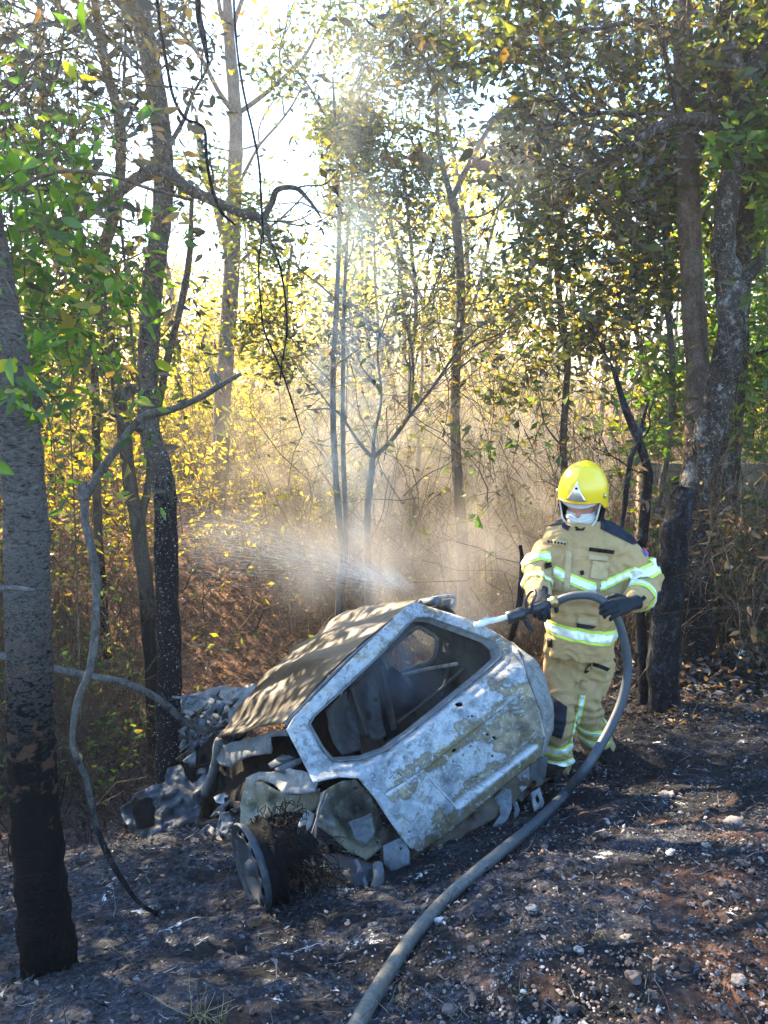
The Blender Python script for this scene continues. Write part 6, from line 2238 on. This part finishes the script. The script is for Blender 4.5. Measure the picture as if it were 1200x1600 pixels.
hang('hanging_stems', 14, 10, 400, 2.5, 18, 110, .1, .35, .003, B_TWIG, L_GRN, 9, .07)
hang('hanging_stems', 160, 1165, 480, 7.3, 55, 150, .4, .9, .004, B_TWIG, L_GRN, 16, .11)
hang('hanging_stems', 12, 1195, 480, 5.6, 14, 130, .2, .5, .004, B_TWIG, L_GRN, 10, .10)
hang('hanging_stems', 120, 1150, 830, 5.6, 60, 80, .25, .9, .004, B_TWIG, L_DRY, 4, .07)
hang('hanging_stems', 420, 720, 560, 7.4, 170, 150, .7, 1.4, .005, B_TWIG, L_OLV, 2.2, .09)

# middle-distance leafy saplings: individuals, each a slim stem and crown
def sapling_proto(h, nl, lmat, per, lsize, bm_, twigs, spread=.05):
    base = np.array([0, 40.0, 0])
    P = [base]
    v = UZ.copy()
    for s in range(7):
        v = unit(v + rng.normal(0, .12, 3) + UZ * .2)
        P.append(P[-1] + v * h / 7)
    limbs = []
    for q in range(nl):
        s = int(rng.integers(2, 8))
        a = rng.uniform(0, 2 * np.pi)
        limbs.append((P[s], [math.cos(a), math.sin(a), rng.uniform(.2, .9)], h * rng.uniform(.16, .30) * (1.25 - s / 10), .012))
    return tree('sapling', None, [(P, np.linspace(.045, .010, 8) * (h / 4.5))], bm_, limbs=limbs, lmat=lmat, per=per, spread=spread, lsize=lsize, twigs=twigs, sides=8, depth=1)


def copy_tree(o, parent=None):
    c = o.copy()
    SC.collection.objects.link(c)
    if parent is not None:
        c.parent = parent
    for ch in o.children:
        copy_tree(ch, c)
    return c


GROUPS = {
    'glow': ('yellow-leaved saplings against the low sun', 'slim sapling with sun-yellow leaves in the glowing thicket', [L_YEL, L_YEL], [(x, y) for x, y in [(-7.5, 12), (-6.2, 10.5), (-5.2, 12.5), (-4.6, 10.0), (-4.0, 13.5), (-3.2, 11.2), (-2.6, 13.0), (-6.8, 14.5), (-5.5, 15.5), (-3.6, 16), (-8.8, 15), (-1.9, 15.2), (-4.3, 8.6), (-5.6, 8.8), (-3.3, 7.7), (-3.9, 8.3), (-3.0, 8.6), (-4.4, 9.4), (-2.6, 9.6)]], (3.6, 5.6), B_THIN),
    'smoke': ('grey-green saplings beyond the smoke', 'slim sapling with dull green leaves beyond the smoke', [L_OLV, L_OLV], [(-.9, 10.5), (.1, 11.5), (.9, 10.2), (1.8, 11.4), (2.6, 10.0), (-.2, 14), (1.3, 14.2), (2.9, 13), (.5, 9.4), (-1.4, 12.6), (3.6, 11.6), (1.0, 16.5), (2.5, 16.2), (-.9, 17)], (4.4, 7.0), B_HAZE),
    'green': ('green-leaved trees over the plaster wall', 'green leafy tree overhanging the plaster wall', [L_GRN, L_GRN], [(3.2, 8.0), (4.2, 8.3), (5.2, 8.2), (3.7, 9.4), (2.4, 8.2), (4.9, 9.6), (6.2, 9.0), (1.6, 8.6), (5.8, 10.5), (4.4, 7.4)], (3.6, 6.4), B_THIN)}
MEM = []
for key, (grp, lab, mats, spots, (h0, h1), bm_) in GROUPS.items():
    protos = [sapling_proto((h0 + h1) / 2, 16, m, {'glow': 5.5, 'smoke': 1.7, 'green': 3.4}[key], {'glow': .11, 'smoke': .105, 'green': .115}[key], bm_, 260) for m in mats]
    for i, (x, y) in enumerate(spots):
        o = protos[i] if i < 2 else copy_tree(protos[i % 2])
        o['group'] = grp
        o['category'] = 'sapling'
        MEM.append((key, lab, o, x, y))
        s = rng.uniform(h0, h1) / ((h0 + h1) / 2)
        if key == 'smoke' and x < .06 * y:
            s *= .66
        o.matrix_basis = Matrix.Translation((x, y, float(ground_z(x, y)) - .05)) @ Matrix.Rotation(rng.uniform(0, 6.28), 4, 'Z') @ Matrix.Rotation(rng.normal(0, .06), 4, 'X') @ Matrix.Diagonal((s, s, s, 1))

LAND = [(-900, 'the picture edge'), (40, 'the big grey trunk'), (190, 'the curved dark trunk'), (240, 'the white flecked trunk'), (350, 'the hazy far trunk'), (527, 'the twin-stemmed tree'), (577, 'the pale forked sapling'), (715, 'the fruit tree'), (885, 'the firefighter'), (1055, 'the charred stump'), (1140, 'the lichen blotched trunk'), (9000, 'the far picture edge')]
slots = {}
for key, lab, o, x, y in MEM:
    px = 600 + FPX * x / (y * .985)
    q = max(i for i in range(len(LAND) - 1) if LAND[i][0] <= px)
    slots.setdefault((key, q), []).append((y, o, lab))
ORD = ['nearest', 'second nearest', 'third nearest', 'fourth nearest', 'fifth nearest', 'sixth nearest', 'seventh nearest', 'eighth nearest', 'ninth nearest', 'tenth nearest', 'eleventh nearest', 'twelfth nearest']
for (key, q), L in slots.items():
    L.sort(key=lambda r: r[0])
    for i, (y, o, lab) in enumerate(L):
        short = {'glow': 'sun-yellow sapling', 'smoke': 'grey-green sapling', 'green': 'leafy green tree'}[key]
        pre = '' if len(L) == 1 else ORD[min(i, 11)] + ' '
        o['label'] = f'{pre}{short} between {LAND[q][1]} and {LAND[q + 1][1]}'

# added broad-crowned trees, mostly out of view left, blocking sun from the foreground
shade0 = sapling_proto(6.2, 26, L_OLV, 5.5, .12, B_THIN, 500, .22)
for i, (x, y) in enumerate([(-4.6, 6.4), (-5.6, 7.6), (-4.9, 8.6), (-6.6, 6.2), (-6.4, 9.0), (-4.3, 5.0), (-5.6, 4.6), (-7.6, 7.8), (-3.2, 3.2), (-4.4, 3.4)]):
    o = shade0 if i == 0 else copy_tree(shade0)
    o['group'] = 'trees added off the left edge to block sun'
    o['label'] = 'broad-crowned olive tree added for its shade beyond the big trunk at the picture edge'
    o['category'] = 'tree'
    s = rng.uniform(.9, 1.15)
    o.matrix_basis = Matrix.Translation((x, y, float(ground_z(x, y)) - .05)) @ Matrix.Rotation(rng.uniform(0, 6.28), 4, 'Z') @ Matrix.Diagonal((s, s, s, 1))

# far wood closing the view: one mass
mb = MB()
x, y = scatter(150, -24, 24, 17, 34)
n_ = len(x)
S = np.stack([x, y, np.full(n_, -.6)], -1)
P = many_twigs(mb, S, np.tile(UZ, (n_, 1)) + rng.normal(0, .06, (n_, 3)), rng.uniform(5, 9, n_), rng.uniform(.05, .12, n_), .10, seg=6)
tag(mb.build('distant_trunks', B_HAZE), kind='stuff')
mb = MB()
nc = 950
x, y = scatter(nc, -22, 24, 16, 32)
zc = rng.uniform(.02, 1, nc) * (1.9 + np.interp(x / y, [-.5, -.1, .05, .2], [.15, .125, .25, .32]) * y) - .6
R3 = rng.uniform(.5, 1.25, nc)
per = 85
C = np.repeat(np.stack([x, y, zc], -1), per, 0)
o_ = rng.normal(size=(nc * per, 3))
o_ = o_ / np.linalg.norm(o_, axis=1)[:, None] * rng.uniform(.3, 1, (nc * per, 1)) ** .5
C = C + o_ * np.repeat(R3, per)[:, None] * np.array([1.1, 1.1, .8])
leaves(mb, C, .17 * rng.uniform(.6, 1.5, len(C)), .5, .2, detail=False)
tag(mb.build('distant_foliage', L_YEL), kind='stuff')

# leaf litter on the forest floor, scattered twigs
x, y = scatter(30000, -5, 4, 6.0, 13, lambda x, y: np.clip((y - 6.0 - .3 * x) / 1.5, 0, 1) * np.clip(1.4 - (y - 6) / 9, .2, 1))
P = np.stack([x, y, ground_z(x, y) + .008], -1)
mb = MB()
leaves(mb, P, .045 * rng.uniform(.5, 1.5, len(P)), .5, -.05, flat=.85, detail=False)
tag(mb.build('leaf_litter', L_DRY), kind='stuff')
x, y = scatter(1500, 1.4, 4.2, 4.6, 6.9)
P = np.stack([x, y, ground_z(x, y) + .008], -1)
mb = MB()
leaves(mb, P, .05 * rng.uniform(.5, 1.5, len(P)), .45, -.05, flat=.8, detail=False)
tag(mb.build('leaf_litter', L_DRY), kind='stuff')
# charred leaf flakes and stalks over the burnt ground
n = NT('charred flakes')
r_i = n.new('ShaderNodeNewGeometry').outputs['Random Per Island']
M_FLAKE = n.done(n.ramp(r_i, [(0, (.004, .004, .005)), (.6, (.016, .016, .018)), (.82, (.06, .062, .07)), (.93, (.16, .165, .18)), (.975, (.10, .055, .03)), (1, (.5, .5, .5))]), .85)
x, y = scatter(34000, -3.4, 3.2, 1.5, 7.2, lambda x, y: np.clip(.7 + .6 * fbm(np.stack([x, y], -1), 2.0, 3, 77), .1, 1))
mb = MB()
leaves(mb, np.stack([x, y, ground_z(x, y) + .012], -1), .022 * rng.uniform(.4, 1.7, len(x)), .45, -.03, flat=.8, detail=False)
tag(mb.build('charred_litter', M_FLAKE), kind='stuff')
x, y = scatter(9000, -3.4, 3.2, 1.5, 7.2)
S = np.stack([x, y, ground_z(x, y) + .010], -1)
D = rng.normal(0, 1, (len(x), 3))
D[:, 2] = np.abs(D[:, 2]) * .2
D /= np.linalg.norm(D, axis=1)[:, None]
mb = MB()
many_twigs(mb, S, D, rng.uniform(.02, .14, len(x)), rng.uniform(.0008, .0025, len(x)), .25)
tag(mb.build('charred_litter', M_FLAKE), kind='stuff')
mb = MB()
x, y = scatter(2200, -5, 4, 5.4, 12)
S = np.stack([x, y, ground_z(x, y) + .01], -1)
D = rng.normal(0, 1, (len(x), 3))
D[:, 2] = np.abs(D[:, 2]) * .12
D /= np.linalg.norm(D, axis=1)[:, None]
many_twigs(mb, S, D, rng.uniform(.08, .45, len(x)), rng.uniform(.001, .004, len(x)), .18)
tag(mb.build('fallen_twigs', B_TWIG), kind='stuff')

# heap of charred leaves and stalks under the pale wall band, and a few dry curls
hp = gpt(1150, 1075)
nq = 5200
a_ = rng.normal(size=(nq, 3)) * np.array([.62, .30, .0])
hgt = .26 * np.exp(-(a_[:, 0] / .7) ** 2 - (a_[:, 1] / .3) ** 2)
x, y = hp[0] + .35 + a_[:, 0], hp[1] + .25 + a_[:, 1]
mb = MB()
leaves(mb, np.stack([x, y, ground_z(x, y) + hgt * rng.uniform(.0, 1.15, nq)], -1), .055 * rng.uniform(.4, 1.6, nq), .5, .0, flat=.3)
tag(mb.build('charred_leaf_heap', M_FLAKE), kind='stuff')
k_ = rng.uniform(size=nq) < .10
mb = MB()
leaves(mb, np.stack([x, y, ground_z(x, y) + hgt * 1.15 + .01], -1)[k_], .07, .45, .0, flat=.3)
tag(mb.build('leaf_litter', L_DRY), kind='stuff')

# dry grass tufts on the verge
n = NT('dry grass blade')
M_STRAW = n.done(n.ramp(n.new('ShaderNodeNewGeometry').outputs['Random Per Island'], [(0, (.10, .08, .03)), (.6, (.24, .18, .07)), (1, (.36, .29, .13))]), .8)
mb = MB()
for (px, py, k, L) in [(306, 1598, 16, .11), (340, 1606, 22, .09), (620, 1585, 8, .05), (930, 1470, 14, .05), (820, 1560, 10, .06), (1010, 1560, 8, .05), (715, 1590, 8, .06)]:
    g = gpt(px, py)
    S = g + rng.normal(0, .02, (k, 3)) * np.array([1, 1, 0])
    D = rng.normal(0, .55, (k, 3)) + UZ
    D /= np.linalg.norm(D, axis=1)[:, None]
    many_twigs(mb, S, D, L * rng.uniform(.5, 1.4, k), np.full(k, .0013), .18, sag=.05)
tag(mb.build('dry_grass', M_STRAW), kind='stuff')

# single pale stones lying apart on the ash
M_PSTONE = plain('pale stone', (.19, .16, .14), .85, 0, 40, .3, .5, .004)
M_WSTONE = plain('chalk white fragment', (.42, .41, .40), .85, 0, 40, .2, .5, .004)
for (px, py, r, mt, lab) in [(1146, 1287, 13, M_PSTONE, 'flat pale stone on the ash in front of the charred stump'),
                             (687, 1440, 8, M_WSTONE, 'chalk white fragment tucked against the hose'),
                             (978, 1468, 9, M_PSTONE, 'rounded pinkish stone alone on the gravel right of the hose'),
                             (1040, 1244, 9, M_PSTONE, 'grey stone on the soot below the burnt sapling'),
                             (584, 1448, 8, M_PSTONE, 'small tan stone left of the hose near the wheel')]:
    g = gpt(px, py)
    t = float((g - CAM) @ FW)
    s = r * t / FPX
    bm = bmesh.new()
    bmesh.ops.create_icosphere(bm, subdivisions=3, radius=1)
    co = np.array([v.co[:] for v in bm.verts])
    co = co * (1 + .28 * fbm(co, 1.3, 3, int(px)))[:, None] * np.array([1.2, .9, .55]) * s + g + np.array([0, 0, s * .25])
    for v, c_ in zip(bm.verts, co):
        v.co = c_
    for f in bm.faces:
        f.smooth = True
    me = bpy.data.meshes.new('stone')
    bm.to_mesh(me)
    bm.free()
    me.materials.append(mt)
    tag(link('stone', me), lab, 'stone')
# ================================================================ AIR AND SMOKE
def volume_obj(name, me, dens_fn, color, aniso, label=None):
    m = bpy.data.materials.new(name + ' volume')
    m.use_nodes = True
    t = m.node_tree
    t.nodes.clear()
    out = t.nodes.new('ShaderNodeOutputMaterial')
    pv = t.nodes.new('ShaderNodeVolumePrincipled')
    pv.inputs['Color'].default_value = tuple(color) + (1,)
    pv.inputs['Anisotropy'].default_value = aniso
    t.links.new(pv.outputs[0], out.inputs['Volume'])
    dens_fn(t, pv)
    me.materials.append(m)
    o = bpy.data.objects.new(name, me)
    SC.collection.objects.link(o)
    return tag(o, kind='stuff')


def cube_mesh(name, lo, hi):
    V = [(x, y, z) for x in (lo[0], hi[0]) for y in (lo[1], hi[1]) for z in (lo[2], hi[2])]
    F = [(0, 1, 3, 2), (4, 6, 7, 5), (0, 4, 5, 1), (2, 3, 7, 6), (0, 2, 6, 4), (1, 5, 7, 3)]
    me = bpy.data.meshes.new(name)
    me.from_pydata(V, [], F)
    return me


def const(d):
    return lambda t, pv: setattr(pv.inputs['Density'], 'default_value', d)


volume_obj('haze', cube_mesh('haze', (-210, -62, -4.5), (210, 262, 16)), const(.0022), (.95, .96, 1.0), .5)


def puff(name, c, r, dens, scale, color=(.80, .88, 1.0), aniso=.3, tilt=None, seed=0.0):
    """soft-edged smoke body: noise density fading to nothing inside an ellipsoid"""
    bm = bmesh.new()
    bmesh.ops.create_icosphere(bm, subdivisions=3, radius=1)
    me = bpy.data.meshes.new(name)
    bm.to_mesh(me)
    bm.free()

    def fn(t, pv):
        N, L = t.nodes, t.links
        tc = N.new('ShaderNodeTexCoord')
        ln = N.new('ShaderNodeVectorMath')
        ln.operation = 'LENGTH'
        L.new(tc.outputs['Object'], ln.inputs[0])
        mr = N.new('ShaderNodeMapRange')
        mr.interpolation_type = 'SMOOTHSTEP'
        L.new(ln.outputs['Value'], mr.inputs['Value'])
        mr.inputs['From Min'].default_value = .98
        mr.inputs['From Max'].default_value = .1
        g = N.new('ShaderNodeNewGeometry')
        mp = N.new('ShaderNodeMapping')
        mp.inputs['Location'].default_value = (seed, seed, 0)
        mp.inputs['Scale'].default_value = (1, 1, .7)
        L.new(g.outputs['Position'], mp.inputs[0])
        nz = N.new('ShaderNodeTexNoise')
        nz.inputs['Scale'].default_value = scale
        nz.inputs['Detail'].default_value = 3
        nz.inputs['Distortion'].default_value = .6
        L.new(mp.outputs[0], nz.inputs['Vector'])
        m2 = N.new('ShaderNodeMapRange')
        m2.interpolation_type = 'SMOOTHSTEP'
        L.new(nz.outputs['Fac'], m2.inputs['Value'])
        m2.inputs['From Min'].default_value = .38
        m2.inputs['From Max'].default_value = .72
        mu = N.new('ShaderNodeMath')
        mu.operation = 'MULTIPLY'
        L.new(mr.outputs[0], mu.inputs[0])
        L.new(m2.outputs[0], mu.inputs[1])
        m3 = N.new('ShaderNodeMath')
        m3.operation = 'MULTIPLY'
        L.new(mu.outputs[0], m3.inputs[0])
        m3.inputs[1].default_value = dens
        L.new(m3.outputs[0], pv.inputs['Density'])
    o = volume_obj(name, me, fn, color, aniso)
    M = Matrix.Translation(Vector([float(q) for q in c]))
    if tilt is not None:
        M = M @ Matrix.Rotation(tilt, 4, 'Y')
    o.matrix_basis = M @ Matrix.Diagonal((r[0], r[1], r[2], 1))
    return o


puff('smoke', at(550, 560, 6.3), (.6, .55, 2.0), 1.3, 6.5, (.55, .77, 1.0), .1, .08)
puff('smoke', at(640, 900, 6.2), (1.5, .9, .75), .8, 1.8, (.95, .93, .92), .3)
puff('smoke', at(640, 1060, 4.5), (.5, .4, .40), 2.6, 3.0, (.50, .74, 1.0), .1)
puff('smoke', at(690, 720, 9.0), (3.6, 1.6, 2.2), .6, 3.6, (1.0, .92, .80), .55)  # warm sunlit tone put into the smoke colour
puff('smoke', at(810, 840, 7.0), (1.1, .6, .85), .9, 3.0, (1.0, .90, .76), .4)  # golden sunlight put into this smoke's colour too
puff('smoke', at(1140, 930, 6.7), (.55, .35, .5), 1.0, 1.8, (.95, .92, .9), .4)
mid_ = (at(650, 925, 5.2) + at(290, 830, 7.6)) / 2
vec_ = at(290, 830, 7.6) - at(650, 925, 5.2)
sp_o = puff('spray_mist', mid_, (float(np.linalg.norm(vec_)) * .56, .5, .5), .75, 1.1, (1.0, .96, .90), .5)
xa = Vector([float(q) for q in vec_]).normalized()
za = Vector((0, 0, 1)).cross(xa).cross(xa).normalized() * -1
ya = za.cross(xa)
R3m = Matrix((xa, ya, za)).transposed().to_4x4()
sp_o.matrix_basis = Matrix.Translation(Vector([float(q) for q in mid_])) @ R3m @ Matrix.Diagonal((float(np.linalg.norm(vec_)) * .56, .5, .5, 1))
puff('smoke', at(700, 220, 6.6), (2.4, 1.0, 1.7), .35, 1.9, (.82, .91, 1.0), .3)
puff('smoke', at(585, 820, 5.7), (.34, .34, .85), 1.8, 2.4, (.62, .80, 1.0), .1)
